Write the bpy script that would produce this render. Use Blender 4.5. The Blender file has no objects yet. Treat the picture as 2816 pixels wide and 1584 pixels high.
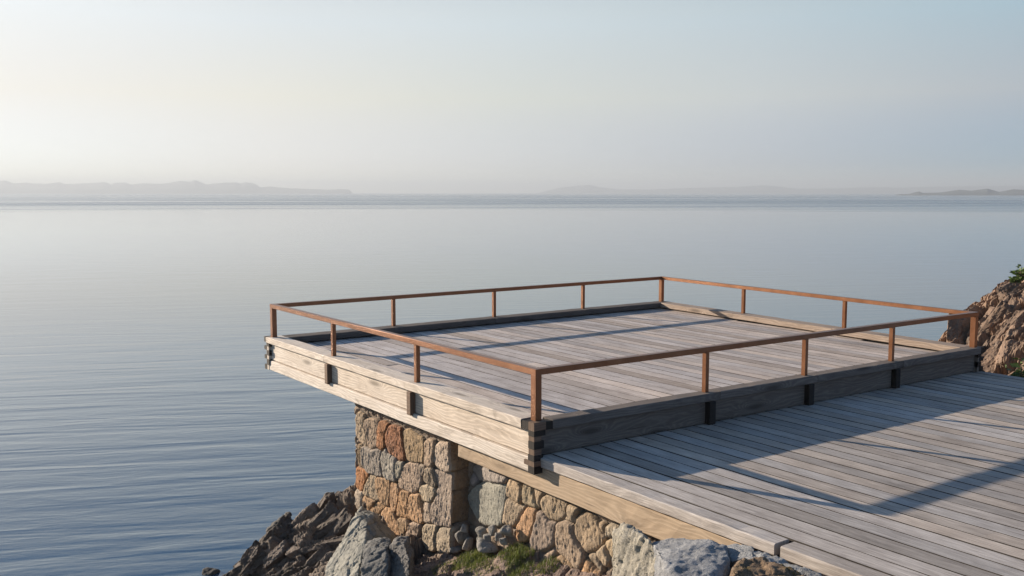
import bpy, bmesh, math, random
import numpy as np
from mathutils import Vector, Matrix

scene = bpy.context.scene
COL = scene.collection
rnd = random.Random(11)
rad = math.radians

# ------------------------------------------------------------------ numpy noise
def _hash(i, j, k, seed):
    h = (i.astype(np.int64) * 374761393 + j.astype(np.int64) * 668265263 + k.astype(np.int64) * 2147483647 + seed * 974711) & 0xFFFFFFFF
    h = ((h ^ (h >> 13)) * 1274126177) & 0xFFFFFFFF
    h = ((h ^ (h >> 16)) * 2246822519) & 0xFFFFFFFF
    return (h ^ (h >> 15)) & 0xFFFFFFFF
def h01(i, j, k, seed): return _hash(i, j, k, seed) / 4294967296.0
def perlin(P, seed=0):
    P = np.asarray(P, float); F = np.floor(P); I = F.astype(np.int64); f = P - F
    u = f * f * f * (f * (f * 6 - 15) + 10); out = 0
    for dx in (0, 1):
        wx = u[:, 0] if dx else 1 - u[:, 0]
        for dy in (0, 1):
            wy = u[:, 1] if dy else 1 - u[:, 1]
            for dz in (0, 1):
                wz = u[:, 2] if dz else 1 - u[:, 2]
                h = _hash(I[:, 0] + dx, I[:, 1] + dy, I[:, 2] + dz, seed)
                a = (h & 1023) / 1023 * 2 * np.pi; c = ((h >> 10) & 1023) / 1023 * 2 - 1; s = np.sqrt(1 - c * c)
                out = out + wx * wy * wz * ((f[:, 0] - dx) * np.cos(a) * s + (f[:, 1] - dy) * np.sin(a) * s + (f[:, 2] - dz) * c)
    return out * 1.4
def fbm(P, seed=0, oct=4, gain=.5):
    P = np.asarray(P, float); o = 0; a = 1.0
    for i in range(oct):
        o = o + a * perlin(P * 2.0 ** i, seed + i * 17); a *= gain
    return o
def ridged(P, seed=0, oct=4, gain=.5):
    P = np.asarray(P, float); o = 0; a = 1.0
    for i in range(oct):
        o = o + a * (1 - np.abs(perlin(P * 2.0 ** i, seed + i * 17)) * 2); a *= gain
    return o
def voronoi(P, seed=0):
    P = np.asarray(P, float); I = np.floor(P).astype(np.int64); n = len(P)
    F1 = np.full(n, 9.0); F2 = np.full(n, 9.0); ID = np.zeros(n)
    for dx in (-1, 0, 1):
        for dy in (-1, 0, 1):
            for dz in (-1, 0, 1):
                i, j, k = I[:, 0] + dx, I[:, 1] + dy, I[:, 2] + dz
                q = np.stack([i + h01(i, j, k, seed), j + h01(i, j, k, seed + 1), k + h01(i, j, k, seed + 2)], 1)
                d = np.sqrt(((P - q) ** 2).sum(1)); v = h01(i, j, k, seed + 3)
                near = d < F1
                F2 = np.where(near, F1, np.minimum(F2, d)); ID = np.where(near, v, ID); F1 = np.where(near, d, F1)
    return F1, F2, ID
def blocks(P, a, b, cell, seed, warp=.28):
    """angular rock blocks stretched along axis a: edge distance, block id, tilt of each block's face"""
    a = np.array(a, float); a /= np.linalg.norm(a); b = np.array(b, float); b -= a * (a @ b); b /= np.linalg.norm(b); c = np.cross(a, b)
    q = P @ np.stack([a / cell[0], b / cell[1], c / cell[2]], 1)
    q = q + warp * np.stack([fbm(q * .8, seed + 1, 4), fbm(q * .8 + 5, seed + 2, 4), fbm(q * .8 + 11, seed + 3, 4)], 1)
    I = np.floor(q).astype(np.int64); n = len(q); F1 = np.full(n, 9.); F2 = np.full(n, 9.); ID = np.zeros(n); T = np.zeros(n)
    for dx in (-1, 0, 1):
        for dy in (-1, 0, 1):
            for dz in (-1, 0, 1):
                i, j, k = I[:, 0] + dx, I[:, 1] + dy, I[:, 2] + dz
                r = q - np.stack([i + h01(i, j, k, seed), j + h01(i, j, k, seed + 1), k + h01(i, j, k, seed + 2)], 1)
                d = np.sqrt((r ** 2).sum(1)); near = d < F1
                t = (r * np.stack([h01(i, j, k, seed + 4) - .5, h01(i, j, k, seed + 5) - .5, h01(i, j, k, seed + 6) - .5], 1)).sum(1)
                F2 = np.where(near, F1, np.minimum(F2, d)); ID = np.where(near, h01(i, j, k, seed + 3), ID); T = np.where(near, t, T); F1 = np.where(near, d, F1)
    return F2 - F1, ID, T, F1
def sstep(a, b, x):
    t = np.clip((x - a) / (b - a), 0, 1); return t * t * (3 - 2 * t)

# ------------------------------------------------------------------ object helpers
def tag(o, label=None, cat=None, group=None, kind=None):
    if label: o['label'] = label
    if cat: o['category'] = cat
    if group: o['group'] = group
    if kind: o['kind'] = kind
    return o
def empty(name, loc, label, cat, group=None, kind=None):
    o = bpy.data.objects.new(name, None); COL.objects.link(o); o.location = loc
    o.empty_display_size = .2
    return tag(o, label, cat, group, kind)
def link(name, me, mat, parent=None, loc=None):
    o = bpy.data.objects.new(name, me); COL.objects.link(o)
    if mat: me.materials.append(mat)
    if parent is not None:
        o.parent = parent
        o.location = (0, 0, 0)
    if loc is not None: o.location = loc
    return o
def mesh_np(name, V, Fq, tint=None, smooth=True):
    me = bpy.data.meshes.new(name)
    V = np.asarray(V, np.float32); Fq = np.asarray(Fq, np.int32)
    me.vertices.add(len(V)); me.vertices.foreach_set('co', V.ravel())
    n, k = Fq.shape
    me.loops.add(n * k); me.loops.foreach_set('vertex_index', Fq.ravel())
    me.polygons.add(n); me.polygons.foreach_set('loop_start', np.arange(0, n * k, k, dtype=np.int32))
    me.polygons.foreach_set('use_smooth', np.full(n, smooth))
    if tint is not None:
        ca = me.color_attributes.new('tint', 'FLOAT_COLOR', 'POINT')
        t = np.ones((len(V), 4), np.float32); t[:, :tint.shape[1]] = tint
        ca.data.foreach_set('color', t.ravel())
    me.update(calc_edges=True); me.validate()
    return me
def grid_faces(nu, nv):
    i = np.arange(nu - 1)[:, None] * nv + np.arange(nv - 1)[None, :]
    return np.stack([i, i + nv, i + nv + 1, i + 1], -1).reshape(-1, 4)

class MB:
    """collects swept timbers; every timber carries its own tint (shade, offset, warmth) and lengthwise UVs"""
    def __init__(s): s.v = []; s.f = []; s.uv = []; s.c = []
    def sweep(s, sec, p0, p1, up=(0, 0, 1), n=1, jit=0., tint=(1, .5, .5), bow=0., raw=1.):
        p0 = Vector(p0); p1 = Vector(p1); d = (p1 - p0); L = d.length; d.normalize()
        up = Vector(up); side = d.cross(up).normalized(); up = side.cross(d).normalized()
        b = len(s.v); m = len(sec); per = [0.]
        for i in range(m): per.append(per[-1] + math.dist(sec[i], sec[(i + 1) % m]))
        ph = rnd.random() * 6.28
        for r in range(n + 1):
            t = r / n; w = bow * math.sin(t * 3.1416 * 1.0 + ph)
            for (x, y) in sec:
                jx, jy = (rnd.gauss(0, jit), rnd.gauss(0, jit)) if jit else (0, 0)
                s.v.append(p0 + d * (L * t) + side * (x + jx + w) + up * (y + jy))
        for r in range(n):
            for i in range(m):
                j = (i + 1) % m
                s.f.append((b + r * m + i, b + r * m + j, b + (r + 1) * m + j, b + (r + 1) * m + i))
                u0, u1 = L * r / n, L * (r + 1) / n
                s.uv.append(((u0, per[i]), (u0, per[i + 1]), (u1, per[i + 1]), (u1, per[i]))); s.c.append(tint if raw == 1. or abs(sec[i][1] - sec[j][1]) < 1e-6 else (tint[0] * raw, tint[1], .9))  # sides and chamfers tinted darker: gap shade painted into the board colour
        for ring, rev in ((0, True), (n, False)):
            idx = [b + ring * m + i for i in range(m)]; q = [(y * .6, x + .3) for (x, y) in sec]
            if rev: idx.reverse(); q.reverse()
            s.f.append(tuple(idx)); s.uv.append(tuple(q)); s.c.append((tint[0] * .8, tint[1], tint[2]))
    def box(s, p0, p1, w, z0, z1, ch=.006, n=1, jit=0., tint=None, x0=None, bow=0., raw=1.):
        """beam from p0 to p1 (plan points), width w centred unless x0=(a,b) side range, between heights z0,z1"""
        a, bb = (-w / 2, w / 2) if x0 is None else x0
        tint = tint or (rnd.uniform(.85, 1.12), rnd.random(), rnd.random())
        sec = [(a + ch, z0), (a, z0 + ch), (a, z1 - ch), (a + ch, z1), (bb - ch, z1), (bb, z1 - ch), (bb, z0 + ch), (bb - ch, z0)]
        sec = sec[::-1]
        s.sweep(sec, (p0[0], p0[1], 0), (p1[0], p1[1], 0), n=n, jit=jit, tint=tint, bow=bow, raw=raw)
    def build(s, name, mat, parent=None, smooth=False):
        me = bpy.data.meshes.new(name); off = parent.location if parent is not None else Vector((0, 0, 0))
        me.from_pydata([v - off for v in s.v], [], s.f)
        me.uv_layers.new(name='UVMap'); me.color_attributes.new('tint', 'FLOAT_COLOR', 'CORNER')
        U = np.array([c for q in s.uv for c in q], np.float32); Tn = np.array([(*c, 1) for f, c in zip(s.f, s.c) for _ in f], np.float32)
        me.uv_layers['UVMap'].data.foreach_set('uv', U.ravel()); me.color_attributes['tint'].data.foreach_set('color', Tn.ravel())
        bm = bmesh.new(); bm.from_mesh(me); bmesh.ops.recalc_face_normals(bm, faces=bm.faces); bm.to_mesh(me); bm.free()
        return link(name, me, mat, parent)

# ------------------------------------------------------------------ material helpers
class NT:
    def __init__(s, name):
        s.m = bpy.data.materials.new(name); s.m.use_nodes = True; s.t = s.m.node_tree; s.t.nodes.clear()
        s.out = s.t.nodes.new('ShaderNodeOutputMaterial'); s.b = s.t.nodes.new('ShaderNodeBsdfPrincipled')
        s.t.links.new(s.b.outputs[0], s.out.inputs[0])
    def n(s, typ, ins=None, **kw):
        nd = s.t.nodes.new(typ)
        for k, v in kw.items(): setattr(nd, k, v)
        for k, v in (ins or {}).items():
            if isinstance(v, bpy.types.NodeSocket): s.t.links.new(v, nd.inputs[k])
            else: nd.inputs[k].default_value = v
        return nd
    def math(s, op, a, b=0., c=0.):
        return s.n('ShaderNodeMath', {0: a, 1: b, 2: c}, operation=op).outputs[0]
    def ramp(s, fac, stops, interp='LINEAR'):
        nd = s.n('ShaderNodeValToRGB', {0: fac}); cr = nd.color_ramp; cr.interpolation = interp
        while len(cr.elements) < len(stops): cr.elements.new(.5)
        for e, (p, c) in zip(cr.elements, stops): e.position = p; e.color = (*c, 1) if len(c) == 3 else c
        return nd.outputs[0]
    def noise(s, vec, scale, detail=4, rough=.5, dist=0., dims='3D'):
        return s.n('ShaderNodeTexNoise', {'Vector': vec, 'Scale': scale, 'Detail': detail, 'Roughness': rough, 'Distortion': dist}, noise_dimensions=dims).outputs[0]
    def comb(s, x, y, z=0.): return s.n('ShaderNodeCombineXYZ', {0: x, 1: y, 2: z}).outputs[0]
    def mix(s, fac, a, b, blend='MIX'):
        nd = s.n('ShaderNodeMix', data_type='RGBA', blend_type=blend)
        for i, v in ((0, fac), (6, a), (7, b)):
            if isinstance(v, bpy.types.NodeSocket): s.t.links.new(v, nd.inputs[i])
            else: nd.inputs[i].default_value = v if i == 0 else ((*v, 1) if len(v) == 3 else v)
        return nd.outputs[2]
    def set(s, **kw):
        for k, v in kw.items():
            k = k.replace('_', ' ')
            if isinstance(v, bpy.types.NodeSocket): s.t.links.new(v, s.b.inputs[k])
            else: s.b.inputs[k].default_value = (*v, 1) if isinstance(v, tuple) and len(v) == 3 else v
    def bump(s, h, strength, dist):
        s.t.links.new(s.n('ShaderNodeBump', {'Height': h, 'Strength': strength, 'Distance': dist}).outputs[0], s.b.inputs['Normal'])

def wood(name, dark, mid, pale, figure=.5, knots=.5, warm=(1., 1., 1.), rough=.75, streak=.5, bump=.6, stain=.15):
    w = NT(name)
    uv = w.n('ShaderNodeUVMap').outputs[0]; tint = w.n('ShaderNodeVertexColor', layer_name='tint').outputs[0]
    sx = w.n('ShaderNodeSeparateXYZ', {0: uv}); tc = w.n('ShaderNodeSeparateColor', {0: tint})
    u = w.math('ADD', sx.outputs[0], w.math('MULTIPLY', tc.outputs[1], 83.)); v = w.math('ADD', sx.outputs[1], w.math('MULTIPLY', tc.outputs[1], 29.))
    # knots: sparse cells, rings bend the grain round them
    kv = w.comb(w.math('MULTIPLY', u, .5), w.math('MULTIPLY', v, 2.3))
    kd = w.n('ShaderNodeTexVoronoi', {'Vector': kv, 'Scale': 1., 'Randomness': .85}, voronoi_dimensions='2D').outputs[0]
    kn = w.math('MULTIPLY', w.math('POWER', w.math('SUBTRACT', 1., w.math('MINIMUM', kd, 1.)), 9.), knots)
    warp = w.noise(w.comb(w.math('MULTIPLY', u, 1.1), w.math('MULTIPLY', v, 4.)), 1., 3, .5)
    fld = w.math('ADD', w.math('MULTIPLY', v, 24.), w.math('ADD', w.math('MULTIPLY', warp, 7.), w.math('MULTIPLY', kn, 12.)))
    ring = w.math('MULTIPLY_ADD', w.math('SINE', w.math('MULTIPLY', fld, 6.2832)), .5, .5)
    ring = w.math('POWER', ring, 1.8)
    fine = w.noise(w.comb(w.math('MULTIPLY', u, 5.), w.math('ADD', w.math('MULTIPLY', v, 150.), w.math('MULTIPLY', kn, 40.))), 1., 5, .65)
    mids = w.noise(w.comb(w.math('MULTIPLY', u, .7), w.math('MULTIPLY', v, 30.)), 1., 5, .65)
    blot = w.noise(w.comb(w.math('MULTIPLY', u, 1.6), w.math('MULTIPLY', v, 3.)), 1., 3, .6)
    g = w.math('ADD', w.math('MULTIPLY', mids, .55), w.math('MULTIPLY', blot, .45))
    g = w.math('ADD', g, w.math('MULTIPLY', w.math('SUBTRACT', fine, .5), streak))
    c = w.ramp(g, [(.26, dark), (.5, mid), (.74, pale)])
    c = w.mix(w.math('MULTIPLY', w.math('SUBTRACT', 1., ring), figure * .6), c, tuple(x * .5 for x in dark), 'MIX')
    kc = w.math('MULTIPLY', w.n('ShaderNodeMapRange', {0: kn, 1: .33 * max(knots, .01), 2: .7 * max(knots, .01), 3: 0., 4: .75}).outputs[0], min(knots * 2, 1))
    c = w.mix(kc, c, tuple(x * .45 for x in dark))
    crack = w.n('ShaderNodeMapRange', {0: w.noise(w.comb(w.math('MULTIPLY', u, 1.6), w.math('MULTIPLY', v, 60.)), 1., 2, .4), 1: .29, 2: .24, 3: 0., 4: .8}).outputs[0]
    c = w.mix(crack, c, tuple(x * .3 for x in dark))
    st = w.n('ShaderNodeMapRange', {0: w.noise(w.comb(w.math('MULTIPLY_ADD', v, 2.5, w.math('MULTIPLY', u, 3.)), w.math('MULTIPLY', v, 6.)), 1., 5, .65, .6), 1: .56, 2: .74, 3: 0., 4: stain}).outputs[0]
    c = w.mix(st, c, tuple(x * .42 for x in dark))
    hs = w.n('ShaderNodeMix', {0: tc.outputs[2]}, data_type='RGBA'); hs.inputs[6].default_value = (.97, 1., 1.04, 1); hs.inputs[7].default_value = (1.05, .98, .9, 1)
    c = w.mix(1., c, hs.outputs[2], 'MULTIPLY')
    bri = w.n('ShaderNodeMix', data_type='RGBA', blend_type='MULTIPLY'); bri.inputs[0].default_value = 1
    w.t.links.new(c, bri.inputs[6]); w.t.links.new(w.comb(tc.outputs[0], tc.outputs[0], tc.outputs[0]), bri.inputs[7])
    w.set(Base_Color=bri.outputs[2], Roughness=rough); w.b.inputs['Specular IOR Level'].default_value = .3
    hgt = w.math('SUBTRACT', w.math('ADD', w.math('MULTIPLY', fine, .5), w.math('MULTIPLY', ring, .35 * figure + .1)), crack)
    w.bump(hgt, bump, .004)
    return w.m

def rock(name, lichen=.25, bump=.6, speck=.25, scale=1., moss=0., flat=None, dirt=.7):
    w = NT(name)
    P = w.n('ShaderNodeTexCoord').outputs['Object']
    if flat: base = w.n('ShaderNodeRGB').outputs[0]; base.node.outputs[0].default_value = (*flat, 1)
    else: base = w.n('ShaderNodeVertexColor', layer_name='tint').outputs[0]
    n1 = w.noise(P, 3.2 * scale, 5, .6); n2 = w.noise(P, 22 * scale, 6, .65, .4); n3 = w.noise(P, 90 * scale, 3, .6)
    g = w.math('ADD', w.math('MULTIPLY', n1, .7), w.math('MULTIPLY', n2, .7))
    m = w.ramp(g, [(.35, (.5, .48, .46)), (.62, (.95, .95, .95)), (.9, (1.45, 1.42, 1.36))])
    c = w.mix(1., base, m, 'MULTIPLY')
    c = w.mix(w.math('MULTIPLY', w.n('ShaderNodeMapRange', {0: n3, 1: .52, 2: .68}).outputs[0], speck), c, (.5, .48, .44))
    lz = w.n('ShaderNodeMapRange', {0: w.noise(P, 6 * scale, 6, .7, .6), 1: .56, 2: .66, 3: 0., 4: lichen}).outputs[0]
    c = w.mix(lz, c, (.36, .35, .31))
    dk = w.n('ShaderNodeMapRange', {0: w.noise(P, 11 * scale, 5, .7), 1: .4, 2: .3, 3: 0., 4: dirt}).outputs[0]
    c = w.mix(dk, c, (.05, .045, .042))
    if moss:
        N = w.n('ShaderNodeSeparateXYZ', {0: w.n('ShaderNodeNewGeometry').outputs['Normal']}).outputs[2]
        mm = w.math('MULTIPLY', w.n('ShaderNodeMapRange', {0: w.noise(P, 4.5, 6, .7), 1: .5, 2: .6}).outputs[0], w.n('ShaderNodeMapRange', {0: N, 1: .2, 2: .8, 3: 0., 4: moss}).outputs[0])
        c = w.mix(mm, c, w.ramp(n2, [(.35, (.05, .035, .01)), (.65, (.14, .1, .02))]))
    w.set(Base_Color=c, Roughness=.85); w.b.inputs['Specular IOR Level'].default_value = .3
    vd = w.n('ShaderNodeTexVoronoi', {'Vector': w.n('ShaderNodeVectorMath', {0: P, 1: w.n('ShaderNodeVectorMath', {0: w.n('ShaderNodeTexNoise', {'Vector': P, 'Scale': 7 * scale, 'Detail': 4}).outputs[1], 1: (.22, .22, .22)}, operation='MULTIPLY').outputs[0]}, operation='ADD').outputs[0], 'Scale': 7. * scale}, feature='DISTANCE_TO_EDGE').outputs[0]
    crk = w.n('ShaderNodeMapRange', {0: vd, 1: 0., 2: .05, 3: -.35, 4: 0.}).outputs[0]
    h = w.math('ADD', w.math('ADD', n2, w.math('MULTIPLY', n3, .35)), crk)
    w.bump(h, bump, .02)
    return w.m

PIER=[('T',[(4.49,-0.82),(4.39,-0.73),(4.22,-0.75),(4.19,-0.79),(4.24,-0.89),(4.17,-1.0),(4.16,-1.2),(4.33,-1.18),(4.49,-1.13),(4.5,-0.97)]),('T',[(4.23,-0.87),(4.15,-0.79),(3.89,-0.75),(3.81,-0.76),(3.82,-0.9),(3.83,-1.13),(3.98,-1.19),(4.13,-1.2),(4.14,-1.03),(4.22,-0.94)]),('O',[(3.79,-0.75),(3.52,-0.72),(3.51,-0.81),(3.59,-0.88),(3.61,-0.98),(3.58,-1.08),(3.7,-1.15),(3.82,-1.11),(3.82,-0.93)]),('R',[(3.49,-0.76),(3.38,-0.73),(3.15,-0.72),(3.14,-0.88),(3.06,-1.14),(3.17,-1.17),(3.28,-1.15),(3.47,-1.14),(3.57,-1.02),(3.58,-0.89)]),('B',[(3.12,-0.74),(2.98,-0.7),(2.77,-0.74),(2.57,-0.75),(2.57,-0.89),(2.58,-1.06),(2.78,-1.1),(3.01,-1.13),(3.06,-1.0),(3.12,-0.85)]),('T',[(2.54,-0.75),(2.4,-0.71),(2.29,-0.73),(2.32,-0.84),(2.33,-1.04),(2.43,-1.08),(2.55,-1.06),(2.56,-0.89)]),('L',[(2.26,-0.73),(2.18,-0.7),(1.86,-0.64),(1.86,-0.86),(1.86,-1.02),(1.98,-1.04),(2.14,-1.05),(2.32,-1.01),(2.31,-0.83)]),('B',[(4.43,-1.22),(4.29,-1.2),(4.29,-1.42),(4.28,-1.52),(4.44,-1.56),(4.45,-1.37)]),('G',[(4.27,-1.21),(4.16,-1.21),(4.0,-1.21),(3.82,-1.15),(3.72,-1.18),(3.72,-1.23),(3.75,-1.37),(3.71,-1.54),(3.89,-1.55),(4.14,-1.56),(4.28,-1.48),(4.29,-1.34)]),('G',[(3.7,-1.2),(3.59,-1.09),(3.53,-1.15),(3.31,-1.17),(3.28,-1.26),(3.31,-1.36),(3.28,-1.48),(3.4,-1.5),(3.6,-1.52),(3.68,-1.42),(3.72,-1.29)]),('G',[(3.3,-1.26),(3.25,-1.2),(3.09,-1.16),(3.15,-1.32),(3.22,-1.45),(3.3,-1.41)]),('M',[(3.14,-1.32),(3.04,-1.16),(2.73,-1.11),(2.66,-1.18),(2.64,-1.29),(2.66,-1.41),(2.78,-1.51),(3.05,-1.55),(3.22,-1.53),(3.23,-1.49)]),('M',[(2.69,-1.12),(2.6,-1.08),(2.52,-1.1),(2.55,-1.18),(2.58,-1.24),(2.66,-1.2)]),('M',[(2.53,-1.13),(2.41,-1.08),(2.33,-1.1),(2.29,-1.18),(2.26,-1.27),(2.33,-1.32),(2.48,-1.32),(2.57,-1.3),(2.56,-1.23)]),('O',[(4.49,-1.59),(4.41,-1.55),(4.08,-1.56),(4.15,-1.68),(4.23,-1.81),(4.26,-1.87),(4.51,-1.89),(4.5,-1.74)]),('T',[(4.15,-1.68),(4.05,-1.57),(3.89,-1.57),(3.91,-1.66),(3.84,-1.78),(3.77,-1.88),(4.02,-1.92),(4.26,-1.93),(4.23,-1.82)]),('W',[(3.89,-1.57),(3.5,-1.52),(3.5,-1.66),(3.49,-1.88),(3.61,-1.92),(3.75,-1.87),(3.81,-1.77),(3.92,-1.68)]),('W',[(3.49,-1.59),(3.4,-1.5),(3.24,-1.55),(3.2,-1.61),(3.24,-1.74),(3.33,-1.94),(3.44,-1.91),(3.49,-1.8)]),('W',[(3.18,-1.59),(3.13,-1.56),(2.95,-1.54),(2.97,-1.69),(2.92,-1.92),(3.11,-1.94),(3.31,-1.96),(3.24,-1.77)]),('W',[(2.94,-1.56),(2.66,-1.49),(2.66,-1.63),(2.6,-1.74),(2.6,-1.87),(2.77,-1.9),(2.91,-1.9),(2.95,-1.72)]),('L',[(2.67,-1.44),(2.6,-1.35),(2.31,-1.32),(2.3,-1.39),(2.38,-1.49),(2.43,-1.54),(2.6,-1.57),(2.62,-1.51)]),('L',[(2.6,-1.58),(2.43,-1.55),(2.41,-1.65),(2.4,-1.81),(2.58,-1.85),(2.59,-1.69)]),('L',[(2.33,-1.08),(2.16,-1.08),(1.98,-1.05),(1.86,-1.03),(1.86,-1.23),(1.86,-1.36),(1.87,-1.71),(2.17,-1.78),(2.38,-1.8),(2.41,-1.59),(2.29,-1.46),(2.25,-1.31),(2.27,-1.21),(2.32,-1.14)]),('L',[(4.53,-1.94),(4.47,-1.9),(4.26,-1.89),(4.31,-2.02),(4.35,-2.25),(4.53,-2.26),(4.54,-2.1)]),('W',[(4.27,-1.96),(4.2,-1.92),(3.9,-1.91),(3.99,-2.01),(4.12,-2.14),(4.15,-2.29),(4.34,-2.31),(4.32,-2.14)]),('W',[(3.9,-1.95),(3.78,-1.89),(3.61,-1.92),(3.7,-1.97),(3.85,-2.11),(3.86,-2.19),(3.82,-2.29),(3.71,-2.33),(4.06,-2.36),(4.14,-2.31),(4.1,-2.15)]),('W',[(3.64,-1.94),(3.49,-1.89),(3.36,-1.97),(3.25,-2.09),(3.18,-2.24),(3.39,-2.35),(3.56,-2.37),(3.79,-2.31),(3.86,-2.2),(3.85,-2.11)]),('B',[(3.27,-1.96),(2.95,-1.95),(3.03,-2.07),(3.06,-2.18),(3.14,-2.24),(3.22,-2.14)]),('M',[(2.94,-1.94),(2.66,-1.89),(2.69,-2.01),(2.89,-2.33),(2.97,-2.42),(3.18,-2.32),(3.02,-2.13)]),('L',[(2.64,-1.91),(2.45,-1.82),(2.27,-1.8),(2.34,-2.0),(2.32,-2.16),(2.6,-2.19)]),('L',[(2.33,-1.97),(2.21,-1.8),(2.01,-1.75),(1.82,-1.7),(1.82,-1.99),(2.24,-2.15),(2.32,-2.07)])]
WALL=[('G',[(1.79,-0.97),(1.73,-0.91),(1.39,-0.85),(1.1,-0.8),(0.77,-0.81),(0.82,-0.9),(1.11,-0.97),(1.66,-1.11),(1.76,-1.06)]),('G',[(1.87,-1.13),(1.79,-1.03),(1.68,-1.11),(1.82,-1.23)]),('D',[(1.87,-1.33),(1.8,-1.23),(1.54,-1.09),(1.21,-1.0),(0.87,-0.92),(0.81,-0.92),(0.85,-1.13),(0.93,-1.41),(1.05,-1.47),(1.54,-1.62),(1.76,-1.52),(1.88,-1.41)]),('T',[(0.8,-0.96),(0.76,-0.83),(0.7,-0.8),(0.55,-0.81),(0.5,-0.88),(0.51,-1.03),(0.61,-1.07),(0.77,-1.04)]),('T',[(0.49,-0.88),(0.47,-0.8),(0.33,-0.8),(0.27,-0.91),(0.21,-1.02),(0.38,-1.04),(0.49,-1.02)]),('T',[(0.31,-0.83),(0.26,-0.8),(0.09,-0.81),(0.18,-0.88),(0.19,-1.01),(0.26,-0.97)]),('T',[(0.87,-1.28),(0.81,-1.05),(0.68,-1.04),(0.55,-1.07),(0.44,-1.03),(0.52,-1.15),(0.64,-1.34),(0.85,-1.37),(0.89,-1.35)]),('T',[(0.18,-0.89),(0.1,-0.82),(-0.09,-0.78),(-0.3,-0.82),(-0.24,-0.99),(-0.13,-1.06),(0.02,-1.08),(0.15,-1.03)]),('T',[(-0.27,-0.86),(-0.31,-0.82),(-0.48,-0.82),(-0.41,-0.92),(-0.39,-1.01),(-0.3,-1.0),(-0.24,-1.0)]),('W',[(0.62,-1.33),(0.55,-1.19),(0.43,-1.05),(0.24,-1.04),(0.27,-1.19),(0.32,-1.31),(0.38,-1.41),(0.52,-1.48),(0.61,-1.45)]),('M',[(0.26,-1.11),(0.2,-1.03),(0.14,-1.04),(0.02,-1.09),(-0.09,-1.08),(-0.09,-1.19),(-0.06,-1.35),(0.1,-1.46),(0.32,-1.51),(0.34,-1.41),(0.29,-1.27)]),('T',[(-0.09,-1.08),(-0.25,-1.01),(-0.39,-1.01),(-0.38,-1.12),(-0.5,-1.22),(-0.57,-1.29),(-0.53,-1.44),(-0.43,-1.47),(-0.19,-1.4),(-0.1,-1.37),(-0.09,-1.24)]),('T',[(-0.41,-0.97),(-0.47,-0.88),(-0.59,-0.84),(-0.72,-0.88),(-0.85,-0.98),(-0.84,-1.07),(-0.71,-1.19),(-0.59,-1.27),(-0.5,-1.2),(-0.39,-1.14),(-0.38,-1.06)]),('T',[(-0.73,-0.9),(-0.85,-0.88),(-0.85,-0.98),(-0.79,-0.97)]),('L',[(-0.86,-0.89),(-0.92,-0.86),(-1.06,-0.85),(-1.05,-0.98),(-0.94,-0.99),(-0.86,-0.99)]),('T',[(-0.86,-1.04),(-1.05,-0.98),(-1.04,-1.17),(-0.97,-1.21),(-0.88,-1.13)]),('T',[(-0.72,-1.18),(-0.85,-1.09),(-0.94,-1.16),(-0.95,-1.21),(-0.91,-1.3),(-0.77,-1.26)]),('T',[(-0.59,-1.28),(-0.71,-1.21),(-0.77,-1.28),(-0.83,-1.39),(-0.65,-1.35)]),('B',[(0.07,-1.71),(-0.05,-1.48),(-0.21,-1.39),(-0.41,-1.48),(-0.38,-1.61),(0.07,-1.77)]),('W',[(-0.51,-1.57),(-0.55,-1.35),(-0.62,-1.3),(-0.8,-1.39),(-0.82,-1.47)]),('M',[(0.25,-1.55),(0.08,-1.44),(-0.08,-1.37),(-0.1,-1.42),(0.05,-1.66),(0.2,-1.63)])]

# ------------------------------------------------------------------ camera
CAM = Vector((-5.8345, -7.6005, 2.3816)); YAW, PITCH = .94, .101
cd = bpy.data.cameras.new('camera'); cam = bpy.data.objects.new('camera', cd); COL.objects.link(cam)
cam.location = CAM; cam.rotation_euler = (math.pi / 2 - PITCH, 0, YAW - math.pi / 2)
cd.lens = 33.18; cd.sensor_width = 36; cd.clip_start = .1; cd.clip_end = 60000
scene.camera = cam
FWD = Vector((math.cos(YAW), math.sin(YAW), 0)); RGT = Vector((math.sin(YAW), -math.cos(YAW), 0))
SEA = -4.2

# ------------------------------------------------------------------ sun, sky
SUNV = Vector((-1.45, 3.5, 1.0)).normalized()
sl = bpy.data.lights.new('sun', 'SUN'); sl.energy = 5.0; sl.angle = rad(.5); sl.color = (1., .85, .69)
so = bpy.data.objects.new('sun', sl); COL.objects.link(so); so.location = (0, 0, 30)
so.rotation_euler = (-SUNV).to_track_quat('-Z', 'Y').to_euler()
wd = bpy.data.worlds.new('World'); scene.world = wd; wd.use_nodes = True
wt = wd.node_tree; wt.nodes.clear()
def wn(typ, ins=None, **kw):
    nd = wt.nodes.new(typ)
    for k, v in kw.items(): setattr(nd, k, v)
    for k, v in (ins or {}).items():
        if isinstance(v, bpy.types.NodeSocket): wt.links.new(v, nd.inputs[k])
        else: nd.inputs[k].default_value = v
    return nd
sky = wn('ShaderNodeTexSky', sky_type='NISHITA', sun_disc=False, sun_elevation=math.asin(SUNV.z), sun_rotation=math.atan2(SUNV.x, SUNV.y), altitude=0, air_density=.45, dust_density=.1, ozone_density=1.5)
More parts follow.
